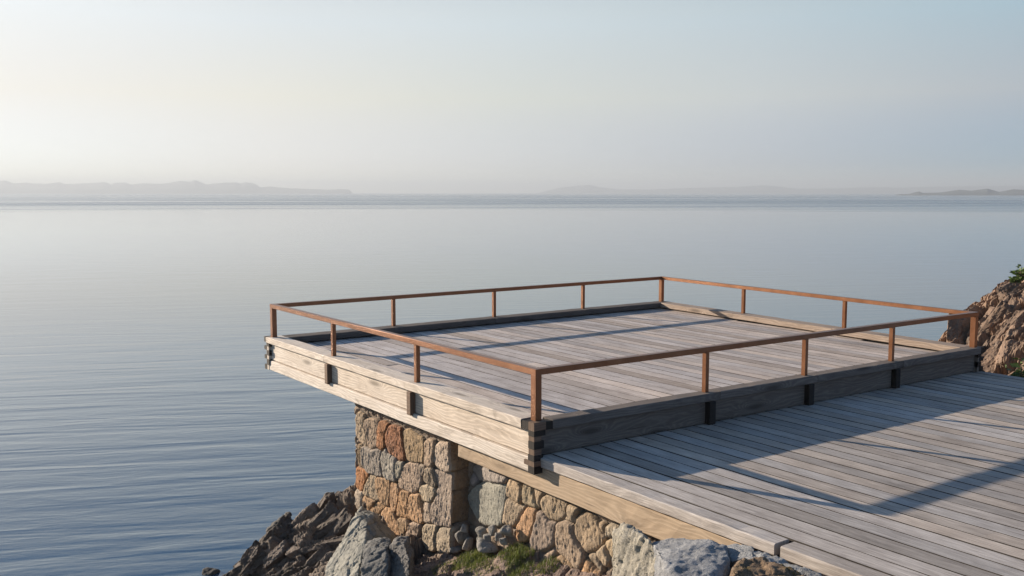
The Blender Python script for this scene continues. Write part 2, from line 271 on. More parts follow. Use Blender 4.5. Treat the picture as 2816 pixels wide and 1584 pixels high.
# a thin milky overcast veil: brighter towards the sun, bluer overhead
dirv = wn('ShaderNodeTexCoord').outputs['Generated']
dot = wn('ShaderNodeVectorMath', {0: dirv, 1: tuple(SUNV)}, operation='DOT_PRODUCT').outputs['Value']
elev = wn('ShaderNodeSeparateXYZ', {0: dirv}).outputs[2]
def wramp(fac, stops):
    nd = wn('ShaderNodeValToRGB', {0: fac}); cr = nd.color_ramp; cr.interpolation = 'LINEAR'
    while len(cr.elements) < len(stops): cr.elements.new(.5)
    for e, (p, c) in zip(cr.elements, stops): e.position = p; e.color = (*c, 1)
    return nd.outputs[0]
def wmr(v, a, b, c=0., d=1.): return wn('ShaderNodeMapRange', {0: v, 1: a, 2: b, 3: c, 4: d}).outputs[0]
#VEIL0
VEIL = [[(0.0, (0.1, 0.16, 0.26)), (0.2, (0.0, 0.0, 0.0)), (0.341, (0.0, 0.0, 0.0)), (0.492, (0.159, 0.058, 0.0)), (0.65, (0.294, 0.131, 0.0)), (0.786, (0.423, 0.196, 0.0)), (0.88, (0.443, 0.24, 0.028)), (1.0, (0.554, 0.3, 0.035))], [(0.0, (0.1, 0.16, 0.26)), (0.2, (0.217, 0.181, 0.081)), (0.354, (0.302, 0.232, 0.095)), (0.504, (0.415, 0.327, 0.137)), (0.661, (0.486, 0.363, 0.088)), (0.795, (0.588, 0.398, 0.047)), (0.888, (0.612, 0.393, 0.035)), (1.0, (0.765, 0.491, 0.044))], [(0.0, (0.1, 0.16, 0.26)), (0.2, (0.213, 0.274, 0.24)), (0.368, (0.297, 0.351, 0.279)), (0.518, (0.412, 0.42, 0.307)), (0.671, (0.503, 0.479, 0.32)), (0.803, (0.586, 0.519, 0.315)), (0.895, (0.681, 0.584, 0.337)), (1.0, (0.851, 0.73, 0.421))]]
#VEIL1
ang = wmr(dot, -.4, 1.)
r3 = [wramp(ang, v) for v in VEIL]
ve0 = wn('ShaderNodeMix', {0: wmr(elev, .028, .096)}, data_type='RGBA'); wt.links.new(r3[0], ve0.inputs[6]); wt.links.new(r3[1], ve0.inputs[7])
ve = wn('ShaderNodeMix', {0: wmr(elev, .096, .17)}, data_type='RGBA'); wt.links.new(ve0.outputs[2], ve.inputs[6]); wt.links.new(r3[2], ve.inputs[7])
zen = wn('ShaderNodeMix', {0: wmr(elev, .18, .46)}, data_type='RGBA'); wt.links.new(ve.outputs[2], zen.inputs[6]); zen.inputs[7].default_value = (.068, .135, .24, 1)
bg1 = wn('ShaderNodeBackground', {0: sky.outputs[0], 1: .05}); bg2 = wn('ShaderNodeBackground', {0: zen.outputs[2], 1: .50})
add = wn('ShaderNodeAddShader', {0: bg1.outputs[0], 1: bg2.outputs[0]})
wo = wn('ShaderNodeOutputWorld', {0: add.outputs[0]})

vs = scene.view_settings; vs.view_transform = 'Standard'; vs.look = 'None'; vs.gamma = 1; vs.exposure = 1.0; vs.use_curve_mapping = False
scene.cycles.use_denoising = True
scene.cycles.max_bounces = 6; scene.cycles.volume_bounces = 0; scene.cycles.transparent_max_bounces = 4
scene.cycles.caustics_reflective = False; scene.cycles.caustics_refractive = False

# ------------------------------------------------------------------ sea
w = NT('sea_water')
geo = w.n('ShaderNodeNewGeometry').outputs['Position']
sep = w.n('ShaderNodeSeparateXYZ', {0: geo})
def lin(ax, ay, off=0.): return w.math('ADD', w.math('MULTIPLY', sep.outputs[0], ax), w.math('MULTIPLY_ADD', sep.outputs[1], ay, off))
ca, sa = math.cos(YAW + .20), math.sin(YAW + .20)
along = lin(ca, sa); cross = lin(sa, -ca)       # along: out to sea; cross: along the wave crests
dist = w.n('ShaderNodeVectorMath', {0: geo, 1: tuple(CAM)}, operation='DISTANCE').outputs['Value']
swell = w.noise(w.comb(w.math('MULTIPLY', cross, .12), w.math('MULTIPLY', along, .80)), 1., 2, .5, .9)
rip = w.noise(w.comb(w.math('MULTIPLY', cross, .6), w.math('MULTIPLY', along, 2.0)), 1., 3, .55, .5)
fine = w.noise(w.comb(w.math('MULTIPLY', cross, 2.2), w.math('MULTIPLY', along, 6.5)), 1., 3, .6, .3)
patch = w.noise(w.comb(w.math('MULTIPLY', cross, .02), w.math('MULTIPLY', along, .05)), 1., 3, .5)
calm = w.n('ShaderNodeMapRange', {0: dist, 1: 13., 2: 55., 3: .72, 4: .15}).outputs[0]
calm = w.math('MULTIPLY', calm, w.math('MULTIPLY_ADD', patch, 1.2, .4))
fcalm = w.n('ShaderNodeMapRange', {0: dist, 1: 14., 2: 45., 3: 1., 4: .0}).outputs[0]
h = w.math('MULTIPLY', w.math('ADD', w.math('MULTIPLY', swell, .085), w.math('MULTIPLY', rip, .026)), calm)
h = w.math('ADD', h, w.math('MULTIPLY', w.math('MULTIPLY', fine, .006), fcalm))
w.bump(h, 1., 1.)
band = w.n('ShaderNodeMapRange', {0: w.math('ADD', dist, w.math('MULTIPLY', w.noise(w.comb(w.math('MULTIPLY', cross, .0012), w.math('MULTIPLY', along, .01)), 1., 4, .6), 260.)), 1: 470., 2: 620.}).outputs[0]
strk = w.noise(w.comb(w.math('MULTIPLY', cross, .0012), w.math('MULTIPLY', along, .012)), 1., 4, .6)
ruf = w.math('MULTIPLY', band, w.n('ShaderNodeMapRange', {0: strk, 1: .35, 2: .6, 3: .08, 4: .28}).outputs[0])
w.set(Base_Color=(.03, .074, .116), Roughness=w.math('ADD', ruf, .045)); w.b.inputs['IOR'].default_value = 2.3
SEA_MAT = w.m
R_ = 9000
xs = np.array([-R_, -2000, -500, -120, -60, 0, 60, 120, 500, 2000, R_], float)
gx, gy = np.meshgrid(xs, xs, indexing='ij')
me = mesh_np('water', np.stack([gx.ravel() , gy.ravel() , np.full(gx.size, 0.)], 1), grid_faces(11, 11))
o = link('water', me, SEA_MAT, loc=(0, 0, SEA)); tag(o, 'calm grey blue sea with low ripples reaching to the hazy horizon', 'sea', kind='structure')

# ------------------------------------------------------------------ far hills and the air
def hill_mat(name, c):
    w = NT(name); P = w.n('ShaderNodeTexCoord').outputs['Object']
    n = w.noise(P, .012, 6, .6)
    w.set(Base_Color=w.ramp(n, [(.35, tuple(x * .7 for x in c)), (.65, tuple(x * 1.3 for x in c))]), Roughness=.95)
    return w.m
HM = hill_mat('hill_woodland', (.05, .062, .064))
def hills(D, prof, depth, seed, label, base=0.):
    """prof: (sideways metres at distance D, height above the sea); a ridge mesh with real depth"""
    px = np.array([p[0] for p in prof]); pz = np.array([p[1] for p in prof])
    s = np.linspace(px[0], px[-1], 900); hz = np.interp(s, px, pz)
    hz = hz * (1 + .05 * fbm(np.stack([s * .02, s * 0, s * 0], 1), seed, 4))
    t = np.linspace(0, 1, 30); S, T = np.meshgrid(s, t, indexing='ij'); HZ = np.repeat(hz[:, None], 30, 1)
    P = np.stack([S.ravel() * .012, T.ravel() * depth * .012, np.zeros(S.size)], 1)
    shape = np.sin(np.pi * np.clip(T, 0, 1)) ** .6 if False else np.interp(T, [0, .1, .45, .55, 1], [-.1, .35, .97, 1., -.1])
    Z = HZ * shape * (1 + .18 * fbm(P, seed + 5, 4).reshape(S.shape) * (1 - np.abs(T - .55) < .97))
    Z = np.minimum(Z, HZ * 1.0) ; Z[:, 16] = HZ[:, 16]
    X = S * (1 + (T * depth) / D * 1.0)
    W = np.array(FWD)[None] * (D + T.ravel() * depth)[:, None] + np.array(RGT)[None] * X.ravel()[:, None]
    V = np.stack([W[:, 0], W[:, 1], Z.ravel()], 1)
    me = mesh_np('hills', V, grid_faces(900, 30))
    o = link('hills', me, HM, loc=(CAM.x, CAM.y, SEA)); tag(o, label, 'hills', kind='structure')
F_ = 2595.6
def prof_px(D, pts, base): return [((x - 1408) / F_ * D, max((base - y) / F_ * D, .2)) for x, y in pts]
left = [(-500, 485)] + [(a / 2.576, 440 + b / 2.576) for a, b in [(0,132),(70,127),(120,148),(200,140),(330,152),(440,137),(480,150),(640,146),(760,136),(800,153),(840,140),(900,140),(950,155),(1040,145),(1170,150),(1290,127),(1350,136),(1395,122),(1480,153),(1600,142),(1690,138),(1710,148),(1755,137),(1820,150),(1855,175),(1920,170),(2070,183),(2350,193),(2420,188),(2480,192),(2500,212)]]
mid = [(a / 1.819 + 1400, 440 + b / 1.819) for a, b in [(150,158),(190,148),(250,133),(340,122),(400,118),(440,128),(540,141),(700,142),(900,134),(1150,128),(1270,120),(1350,127),(1430,138),(1600,137),(1800,130),(1950,132),(2200,125),(2600,122)]]
right = [(a / 1.819 + 1400, 440 + b / 1.819) for a, b in [(1925,160),(1950,155),(1985,156),(2040,141),(2060,149),(2150,147),(2240,132),(2300,137),(2380,126),(2440,144),(2510,129),(2576,133),(2700,120),(3000,110),(3600,130)]]
hills(5000, prof_px(5000, left, 526), 500, 3, 'pale jagged hills fading in haze beyond the sea, the largest range')
hills(6300, prof_px(6300, mid, 529), 700, 9, 'faintest far ridge, barely showing in the haze behind the deck')
hills(2000, prof_px(2000, right, 529), 400, 21, 'low dark wooded headland with a tiny islet at its tip')
hw, hd = 8200., 6400.
bmz = bmesh.new(); bmesh.ops.create_cube(bmz, size=1)
for v in bmz.verts: v.co = (v.co.x * 2 * 7400, v.co.y * 2 * 7400, -6.5 + (v.co.z + .5) * 90)
me = bpy.data.meshes.new('haze'); bmz.to_mesh(me); bmz.free()
hz = bpy.data.materials.new('haze_air'); hz.use_nodes = True; ht = hz.node_tree; ht.nodes.clear()
ho = ht.nodes.new('ShaderNodeOutputMaterial'); hv = ht.nodes.new('ShaderNodeVolumePrincipled'); ht.links.new(hv.outputs[0], ho.inputs['Volume'])
hv.inputs['Color'].default_value = (.56, .62, .68, 1); hv.inputs['Density'].default_value = .00037; hv.inputs['Anisotropy'].default_value = .2
o = link('haze', me, hz); tag(o, 'thin pale morning haze over the whole sea', 'haze', kind='stuff')

# ------------------------------------------------------------------ materials of the built things
M_DECK = wood('weathered_deck_boards', (.24, .20, .175), (.47, .415, .375), (.66, .605, .56), figure=.22, knots=.22, streak=1.1)
M_DECK2 = wood('grey_boardwalk_boards', (.205, .178, .158), (.39, .35, .312), (.59, .545, .495), figure=.25, knots=.2, streak=1.0)
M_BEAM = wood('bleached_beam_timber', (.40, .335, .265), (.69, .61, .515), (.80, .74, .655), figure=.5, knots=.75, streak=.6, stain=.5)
M_SIDE = wood('weathered_side_timber', (.15, .115, .09), (.245, .20, .165), (.33, .28, .235), figure=.6, knots=.8, streak=.6, stain=.35)  # darker copy of the rim timber, shade of the sunless sides in its colour
M_FASC = wood('honey_fascia_timber', (.33, .245, .165), (.46, .365, .26), (.55, .455, .345), figure=.5, knots=.35, streak=.5)
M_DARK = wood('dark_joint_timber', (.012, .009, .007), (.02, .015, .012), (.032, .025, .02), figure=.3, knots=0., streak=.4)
M_BRKT = wood('brown_bracket_timber', (.12, .078, .052), (.18, .12, .082), (.24, .165, .115), figure=.5, knots=0., streak=.5)
w = NT('bronze_metal'); P = w.n('ShaderNodeTexCoord').outputs['Object']
n1 = w.noise(P, 5, 5, .6); n2 = w.noise(P, 60, 3, .6)
w.set(Base_Color=w.ramp(w.math('MULTIPLY_ADD', n2, .25, w.math('MULTIPLY', n1, .8)), [(.3, (.20, .084, .038)), (.55, (.245, .108, .050)), (.8, (.30, .14, .07))]), Metallic=.6, Roughness=w.math('MULTIPLY_ADD', n1, .15, .28))
w.bump(n2, .1, .001); M_METAL = w.m

# ------------------------------------------------------------------ timber platform
A = Vector((.101, 7.206)); D = Vector((.105, .102)); B = Vector((8.955, 7.092)); C = Vector((8.428, -.157))
def L2(p, q, t): return p + (q - p) * t
plat = empty('timber_platform', (4.4, 3.5, -.55), 'raised square timber platform with thick bleached edge beams, jutting out over the sea', 'platform')
EDGE = {'AD': (A, D), 'DC': (D, C), 'CB': (C, B), 'BA': (B, A)}
def ext(p, q, a, b):
    d = (q - p).normalized(); return p - d * a, q + d * b
# deck boards, running along y
def dc_y(x): return D.y + (x - D.x) * (C.y - D.y) / (C.x - D.x)
def ab_y(x): return A.y + (x - A.x) * (B.y - A.y) / (B.x - A.x)
def cb_y(x): return C.y + (x - C.x) * (B.y - C.y) / (B.x - C.x)
mb = MB(); PITCHB = .2125; ZU = -.125
x = .255
while x < 8.95:
    x1 = x + PITCHB - .007
    y0, y1 = dc_y(x) - .0, ab_y(x) - .02
    if x1 > C.x - .02: y0 = max(y0, cb_y(x1 + .03))
    if y1 - y0 > .3:
        cuts = [y0, y1]
        if rnd.random() < .45: cuts.insert(1, y0 + (y1 - y0) * rnd.uniform(.3, .7))
        for a, b in zip(cuts, cuts[1:]):
            zj = rnd.gauss(0, .0012); tn = (rnd.choice([.78, .9, 1, 1.05, 1.15]) * rnd.uniform(.93, 1.07), rnd.random(), rnd.random())
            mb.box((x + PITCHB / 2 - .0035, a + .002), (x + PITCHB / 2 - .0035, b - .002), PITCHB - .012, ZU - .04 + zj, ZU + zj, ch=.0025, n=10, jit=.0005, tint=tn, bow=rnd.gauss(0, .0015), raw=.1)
    x += PITCHB
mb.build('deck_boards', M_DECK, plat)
mb = MB()                                   # joists and blocking under the boards
for k in range(7):
    y = .6 + k
    mb.box((.3, y), (8.6, y), .09, -.42, -.169, ch=.004)
mb.build('joists', M_SIDE, plat)
# caps: tints carry the light and shade of each side
def cap(p, q, x0, z1=0., z0=-.1, tint=None):
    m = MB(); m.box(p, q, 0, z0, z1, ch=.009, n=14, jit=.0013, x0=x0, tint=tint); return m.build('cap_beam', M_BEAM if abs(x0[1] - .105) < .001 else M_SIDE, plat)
tAD = [0, .318, .655, 1]; tDC = [0, .30, .519, .746, 1]; tCB = [0, .332, .664, 1]; tBA = [0, .252, .502, .748, 1]
def split(p, q, t, starts, ends):
    segs = []; d = (q - p).normalized()
    for i in range(len(t) - 1):
        a = L2(p, q, t[i]); b = L2(p, q, t[i + 1])
        a = a + d * (starts if i == 0 else starts_mid + .003); b = b + d * (ends if i == len(t) - 2 else starts_mid - .003)
        segs.append((a, b))
    return segs
starts_mid = -.13
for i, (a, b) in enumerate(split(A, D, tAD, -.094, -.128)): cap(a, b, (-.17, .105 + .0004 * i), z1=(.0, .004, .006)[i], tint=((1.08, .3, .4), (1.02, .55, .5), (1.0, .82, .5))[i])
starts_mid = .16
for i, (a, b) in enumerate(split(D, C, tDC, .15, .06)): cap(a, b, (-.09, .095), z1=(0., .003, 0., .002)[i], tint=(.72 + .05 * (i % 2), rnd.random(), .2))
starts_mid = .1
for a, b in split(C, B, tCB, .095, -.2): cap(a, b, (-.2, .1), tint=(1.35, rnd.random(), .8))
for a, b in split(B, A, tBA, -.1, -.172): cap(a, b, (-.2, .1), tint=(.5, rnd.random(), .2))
# side beams
def side(name, p, q, a, b, x0, z0, z1, mat, tint=None, n=12):
    p, q = ext(p, q, a, b); m = MB(); m.box(p, q, 0, z0, z1, ch=.008, n=n, jit=.0015, x0=x0, tint=tint); return m.build(name, mat, plat)
tt = [(1.05, .21, .35), (1.0, .47, .6), (.98, .71, .75)]
for i in range(3):
    a, b = L2(A, D, tAD[i]), L2(A, D, tAD[i + 1])
    e0, e1 = (-.0 if i == 0 else -.0), (-.0 if i < 2 else 0.)
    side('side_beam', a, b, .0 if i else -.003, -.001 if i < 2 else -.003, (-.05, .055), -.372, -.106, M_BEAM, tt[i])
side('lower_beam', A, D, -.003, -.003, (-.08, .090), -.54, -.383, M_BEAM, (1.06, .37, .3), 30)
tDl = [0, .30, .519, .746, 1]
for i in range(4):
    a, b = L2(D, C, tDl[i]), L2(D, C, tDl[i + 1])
    side('side_beam', a, b, -.003 if i == 0 else 0, -.001 if i < 3 else -.003, (-.05, .035), -.372, -.106, M_SIDE, (.72, .13 + .2 * i, .6))  # low tint paints in the shade below the cap
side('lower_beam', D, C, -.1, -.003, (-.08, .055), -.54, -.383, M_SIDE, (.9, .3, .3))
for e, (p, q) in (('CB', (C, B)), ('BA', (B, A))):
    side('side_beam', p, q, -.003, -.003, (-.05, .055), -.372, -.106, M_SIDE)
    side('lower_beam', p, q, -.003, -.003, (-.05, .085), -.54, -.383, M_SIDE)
# brackets under the cap at every post
def bracket(p, q, t, w_, x0, z0, mat, dx=0):
    c = L2(p, q, t); d = (q - p).normalized(); c = c + d * dx; m = MB()
    m.box(c - d * w_ / 2, c + d * w_ / 2, 0, z0, -.103, ch=.005, x0=x0, tint=(1., rnd.random(), .5)); return m.build('bracket', mat, plat)
for t in (.318, .655): bracket(A, D, t, .085, (.0, .132), -.40, M_BRKT)
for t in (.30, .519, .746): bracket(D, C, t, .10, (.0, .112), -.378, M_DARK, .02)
# corner joints: dark keyed dovetails
def blk(m, x0, x1, y0, y1, z0, z1, ch=.004, tint=None):
    m.box((x0, (y0 + y1) / 2), (x1, (y0 + y1) / 2), y1 - y0, z0, z1, ch=ch, tint=tint or (rnd.uniform(.8, 1.1), rnd.random(), .5))
def joint(px, py, sx, sy, near):
    """px,py: outer corner point; sx,sy: inward directions; keys stick out sideways at alternate heights"""
    m = MB()
    def b(ax0, ax1, ay0, ay1, z0, z1): 
        xa, xb = sorted((px + sx * ax0, px + sx * ax1)); ya, yb = sorted((py + sy * ay0, py + sy * ay1)); blk(m, xa, xb, ya, yb, z0, z1)
    b(.004, .10, .004, .10, -.54, -.1); col = m.build('corner_joint', M_BRKT if near else M_BEAM, plat)
    m = MB()
    if near:
        b(.0, .157, .0, .10, -.088, .002); m.build('post_block', M_BRKT, plat)
        m = MB()
        b(.004, .2, .1003, .228, -.09, -.004); b(.1573, .245, .0, .0995, -.09, -.004)
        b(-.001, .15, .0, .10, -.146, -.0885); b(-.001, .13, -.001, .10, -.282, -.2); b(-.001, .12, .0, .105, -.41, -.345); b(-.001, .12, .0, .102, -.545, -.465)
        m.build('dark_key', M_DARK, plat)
        m = MB(); b(-.004, .1, -.003, .17, -.464, -.411); m.build('pale_key', M_BRKT, plat)
    else:
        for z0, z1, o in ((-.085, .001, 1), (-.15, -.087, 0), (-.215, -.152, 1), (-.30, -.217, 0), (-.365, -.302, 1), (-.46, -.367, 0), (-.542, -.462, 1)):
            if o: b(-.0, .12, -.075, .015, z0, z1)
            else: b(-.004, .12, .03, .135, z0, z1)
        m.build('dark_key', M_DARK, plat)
joint(.0, .0, 1, 1, True)
joint(.0, A.y + .1, 1, -1, False)
def jointC():
    m = MB(); px, py = C.x + .09, C.y - .09
    blk(m, px - .1, px - .004, py + .004, py + .1, -.54, -.1); m.build('corner_joint', M_SIDE, plat); m = MB()
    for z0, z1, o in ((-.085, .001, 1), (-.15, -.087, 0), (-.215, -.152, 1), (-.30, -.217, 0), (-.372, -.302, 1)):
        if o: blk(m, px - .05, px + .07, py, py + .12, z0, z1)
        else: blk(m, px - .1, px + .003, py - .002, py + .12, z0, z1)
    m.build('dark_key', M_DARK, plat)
jointC()

# ------------------------------------------------------------------ railing
rail = empty('bronze_railing', (4.4, 3.5, 0), 'low bronze brown metal railing with square posts around the raised platform', 'railing')
def post(p, s, d=Vector((1, 0)), rot=None):
    m = MB(); q = p + d * 0
    m.box((q.x - s / 2, q.y), (q.x + s / 2, q.y), s, .001, .486, ch=.003); return m.build('post', M_METAL, rail)
for p in (A, D, B, C): post(p, .08)
for (p, q), tl in ((EDGE['AD'], tAD), (EDGE['DC'], tDC), (EDGE['CB'], tCB), (EDGE['BA'], tBA)):
    for t in tl[1:-1]: post(L2(p, q, t), .057)
def hand(p, q, a, b):
    p, q = ext(p, q, a, b); m = MB(); m.box(p, q, .084, .485, .55, ch=.004, n=8, jit=.0004); m.build('handrail', M_METAL, rail)
hand(A, D, .042, .042); hand(D, C, -.0425, .042); hand(C, B, -.0425, .042); hand(B, A, -.0425, -.0425)

# ------------------------------------------------------------------ lower boardwalk
walk = empty('boardwalk', (4.2, -4., -.6), 'grey board deck spread below the platform, with a honey coloured fascia beam', 'deck')
ZL = -.38
mb = MB(); x = .28; k = 0
while x < 8.45:
    y0 = dc_y(x) + .02; y1 = -9.5
    cuts = [y0, y1]
    for yc in ((-3.2, -6.1), (-4.6,), (-2.3, -7.), (-5.4,), (-3.9,))[rnd.randrange(5)]:
        if rnd.random() < .3: cuts.insert(-1, yc)
    for a, b in zip(cuts, cuts[1:]):
        zj = rnd.gauss(0, .0012); tn = (rnd.choice([.82, .92, 1, 1.06, 1.16]) * rnd.uniform(.94, 1.06), rnd.random(), rnd.random())
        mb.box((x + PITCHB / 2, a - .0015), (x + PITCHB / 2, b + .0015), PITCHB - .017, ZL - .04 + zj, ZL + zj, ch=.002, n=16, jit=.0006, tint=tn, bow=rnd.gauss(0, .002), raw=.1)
    x += PITCHB; k += 1
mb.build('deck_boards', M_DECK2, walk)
for a, b, tn, mt in (((.0, .06), (.0, -3.0), (1.12, .62, .3), M_DECK2), ((.0, -3.06), (.0, -9.5), (.98, .2, .5), M_DECK2)):
    m = MB(); m.box((.18, a[1]), (.18, b[1]), 0, -.482, ZL + .001, ch=.01, n=24, jit=.0016, x0=(-.093, .091), tint=tn); m.build('edge_board', mt, walk)
m = MB(); m.box((.18, 1.62), (.18, -2.72), 0, -.745, -.497, ch=.008, n=24, jit=.002, x0=(-.05, .068), tint=(1., .33, .7)); m.build('fascia_beam', M_FASC, walk)
mb = MB()
for k in range(12):
    y = .0 - k * .8
    mb.box((.32, y), (8.4, y), .09, -.66, -.424, ch=.004)
mb.build('joists', M_SIDE, walk)

# ------------------------------------------------------------------ masonry traced stone by stone
STONE_C = {'T': (.32, .245, .165), 'O': (.32, .145, .06), 'R': (.28, .125, .06), 'B': (.25, .17, .105), 'L': (.35, .285, .21), 'G': (.27, .24, .205), 'M': (.28, .215, .16), 'W': (.36, .22, .12), 'D': (.20, .19, .175)}
def chaikin(p, k=2):
    p = np.array(p, float)
    for _ in range(k):
        q = np.roll(p, -1, 0); p = np.stack([p * .78 + q * .22, p * .22 + q * .78], 1).reshape(-1, 2)
    return p
def sdf(Q, poly):
    """inside-positive distance from points Q to a closed polygon"""
    d = np.full(len(Q), 9.0); ins = np.zeros(len(Q), bool); n = len(poly)
    for i in range(n):
        a, b = poly[i], poly[(i + 1) % n]; e = b - a; w_ = Q - a
        t = np.clip((w_ @ e) / (e @ e + 1e-12), 0, 1); r = w_ - t[:, None] * e
        d = np.minimum(d, np.sqrt((r ** 2).sum(1)))
        c = ((a[1] <= Q[:, 1]) != (b[1] <= Q[:, 1])) & (Q[:, 0] < (b[0] - a[0]) * (Q[:, 1] - a[1]) / (b[1] - a[1] + 1e-12) + a[0]); ins ^= c
    return np.where(ins, d, -d)
def stones(Q, polys, seed, H, R, fillscale):
    """Q: (n,2) points in the face plane -> outward height and colour"""
    n = len(Q); P3 = np.stack([Q[:, 0], Q[:, 1], np.zeros(n)], 1)
    Qw = Q + np.stack([fbm(P3 * 7, seed, 3), fbm(P3 * 7 + 9, seed + 2, 3)], 1) * .015
    best = np.full(n, -9.0); sec = np.full(n, -9.0); idx = np.full(n, -1)
    for k, (c, poly) in enumerate(polys):
        q = chaikin(poly); lo_, hi_ = q.min(0) - .05, q.max(0) + .05
        m = (Qw[:, 0] > lo_[0]) & (Qw[:, 0] < hi_[0]) & (Qw[:, 1] > lo_[1]) & (Qw[:, 1] < hi_[1])
        d = sdf(Qw[m], q) + .012; s_ = best[m]; ii = idx[m]; up_ = d > s_; sec[m] = np.where(up_, s_, np.maximum(sec[m], d))
        s_[up_] = d[up_]; ii[up_] = k; best[m] = s_; idx[m] = ii
    edge = np.minimum(best, (best - sec) * .5); col = np.zeros((n, 3)); h = np.zeros(n)
    rs = np.random.RandomState(seed)
    for k, (c, poly) in enumerate(polys):
        m = (idx == k) & (best > 0)
        if not m.any(): continue
        ctr = Q[m].mean(0); tilt = rs.uniform(-.13, .13, 2); lift = rs.uniform(-.012, .018)
        d = np.clip(edge[m] / R, 0, 1); prof = np.sqrt(1 - (1 - d) ** 2) ** .7
        rel = Q[m] - ctr
        h[m] = prof * (H + lift + rel @ tilt * .5)
        col[m] = np.array(STONE_C[c]) * rs.uniform(.85, 1.15) * np.array([1, rs.uniform(.96, 1.03), rs.uniform(.92, 1.05)])
    # small stones wedged where nothing was traced
    f1, f2, vid = voronoi(np.stack([Q[:, 0] * fillscale * .8, Q[:, 1] * fillscale, np.full(n, .5)], 1) + .12 * np.stack([fbm(P3 * 5, 3), fbm(P3 * 5, 4), fbm(P3 * 5, 6)], 1), seed + 31)
    e = np.clip((f2 - f1) / .35, 0, 1)
    free = best < -.012
    hf = np.sqrt(1 - (1 - e) ** 2) * H * .62 * sstep(-.012, -.05, best)
    h = np.where(free, hf, h)
    cf = np.array(STONE_C['M'])[None] * (.55 + .6 * vid)[:, None]
    col = np.where(free[:, None], cf, col)
    col = np.where(((best <= 0) & ~free)[:, None], np.array((.10, .08, .06))[None], col)
    rough = fbm(P3 * 9, seed + 5, 5) * .007 + ridged(P3 * np.array([30, 9, 1.]), seed + 8, 4) * .009 - .004 * sstep(.1, .5, fbm(P3 * np.array([40, 22, 1.]), seed + 18, 3))
    big = fbm(P3 * 3.5, seed + 15, 2) * .009
    return h + (rough + big) * sstep(0, .04, h), col
M_STONE = rock('masonry_stone', lichen=.15, bump=.7, speck=.2, scale=1.6)
def masonry(name, polys, y0, y1, z0, z1, xf, H, R, seed, label, cat, fill=7., side=None, step=.0085):
    """face looking to -x; y0 is the near (right-hand) end; side: depth of the return face at y0"""
    ny, nz = int((y1 - y0) / step) + 1, int((z1 - z0) / step) + 1
    ys, zs = np.linspace(y0, y1, ny), np.linspace(z0, z1, nz); Y, Z = np.meshgrid(ys, zs, indexing='ij')
    Q = np.stack([Y.ravel(), Z.ravel()], 1); h, col = stones(Q, polys, seed, H, R, fill)
    X = np.array([xf(y) for y in ys]).repeat(nz) + H - h
    V = np.stack([X, Q[:, 0], Q[:, 1]], 1); F = grid_faces(ny, nz); base = len(V)
    Vs = [V]; Fs = [F]; Cs = [col]
    # skirt on the far end
    far = V[(ny - 1) * nz:].copy(); far[:, 0] = xf(y1) + 1.6; Vs.append(far); Cs.append(col[(ny - 1) * nz:])
    a = np.arange(nz - 1); b0 = (ny - 1) * nz
    Fs.append(np.stack([b0 + a, base + a, base + a + 1, b0 + a + 1], 1)); base += nz
    if side:
        # return face: shares the corner column, then runs back in +x
        ns = int(side['depth'] / step); t = np.linspace(0, 1, ns)
        cx = V[:nz, 0]; cyv = V[:nz, 1]
        S = np.repeat(t[:, None], nz, 1)
        XX = cx[None, :] + S * (xf(y0) + side['depth'] - cx[None, :]); ZZ = np.repeat(zs[None, :], ns, 0)
        q = np.stack([(XX).ravel(), ZZ.ravel()], 1); hh, cc = stones(q, side['polys'], seed + 70, .05, .04, fill)
        fade = sstep(0, .12, S).ravel()
        YY = (np.repeat(cyv[None, :], ns, 0).ravel()) - (hh - .045) * fade
        Vs.append(np.stack([XX.ravel(), YY, ZZ.ravel()], 1)); Fs.append(grid_faces(ns, nz)[:, ::-1] + base)
        cc = np.where((S.ravel() < .06)[:, None], np.tile(col[:nz], (ns, 1)), cc); Cs.append(cc)
    V = np.concatenate(Vs); F = np.concatenate(Fs); Cc = np.concatenate(Cs)
    org = Vector((xf(y0) + .3, (y0 + y1) / 2, z0)); V = V - np.array(org)
    o = link(name, mesh_np(name, V, F, Cc), M_STONE, loc=org); return tag(o, label, cat)
masonry('stone_pier', PIER, 1.95, 4.53, -2.55, -.545, lambda y: .2, .042, .027, 5, 'squared pier of fitted orange and grey stones carrying the cantilevered platform', 'stone pier', fill=8.,
        side={'depth': .55, 'polys': [('B', [(.1, -.5), (.9, -.5), (.9, -1.02), (.5, -.98), (.1, -1.045)]), ('B', [(.1, -1.06), (.5, -1.0), (.9, -1.03), (.9, -1.25), (.1, -1.27)]), ('B', [(.1, -1.285), (.9, -1.265), (.9, -1.68), (.1, -1.69)]), ('M', [(.1, -1.71), (.9, -1.70), (.9, -2.1), (.1, -2.1)])]})
masonry('rubble_wall', WALL, -3.6, 2.0, -2.3, -.5, lambda y: .22 + .22 * float(sstep(.8, 1.8, np.float64(y))), .07, .045, 23, 'dry stone wall of rounded tan stones under the honey coloured fascia', 'stone wall', fill=4.5, step=.011)
# dark core behind the facings so that no light leaks under the deck
m = MB(); m.box((2.2, 2.05), (2.2, 4.45), 0, -2.6, -.55, x0=(-1.2, 1.2), tint=(1, .5, .5))
M_CORE = rock('pier_core_stone', flat=(.12, .10, .08))
core = m.build('pier_core', M_CORE, bpy.data.objects['stone_pier']); 
m = MB(); m.box((4.5, -9.4), (4.5, 1.9), 0, -2.6, -.75, x0=(-3.9, 3.8), tint=(1, .5, .5)); m.build('wall_core', M_CORE, bpy.data.objects['rubble_wall'])

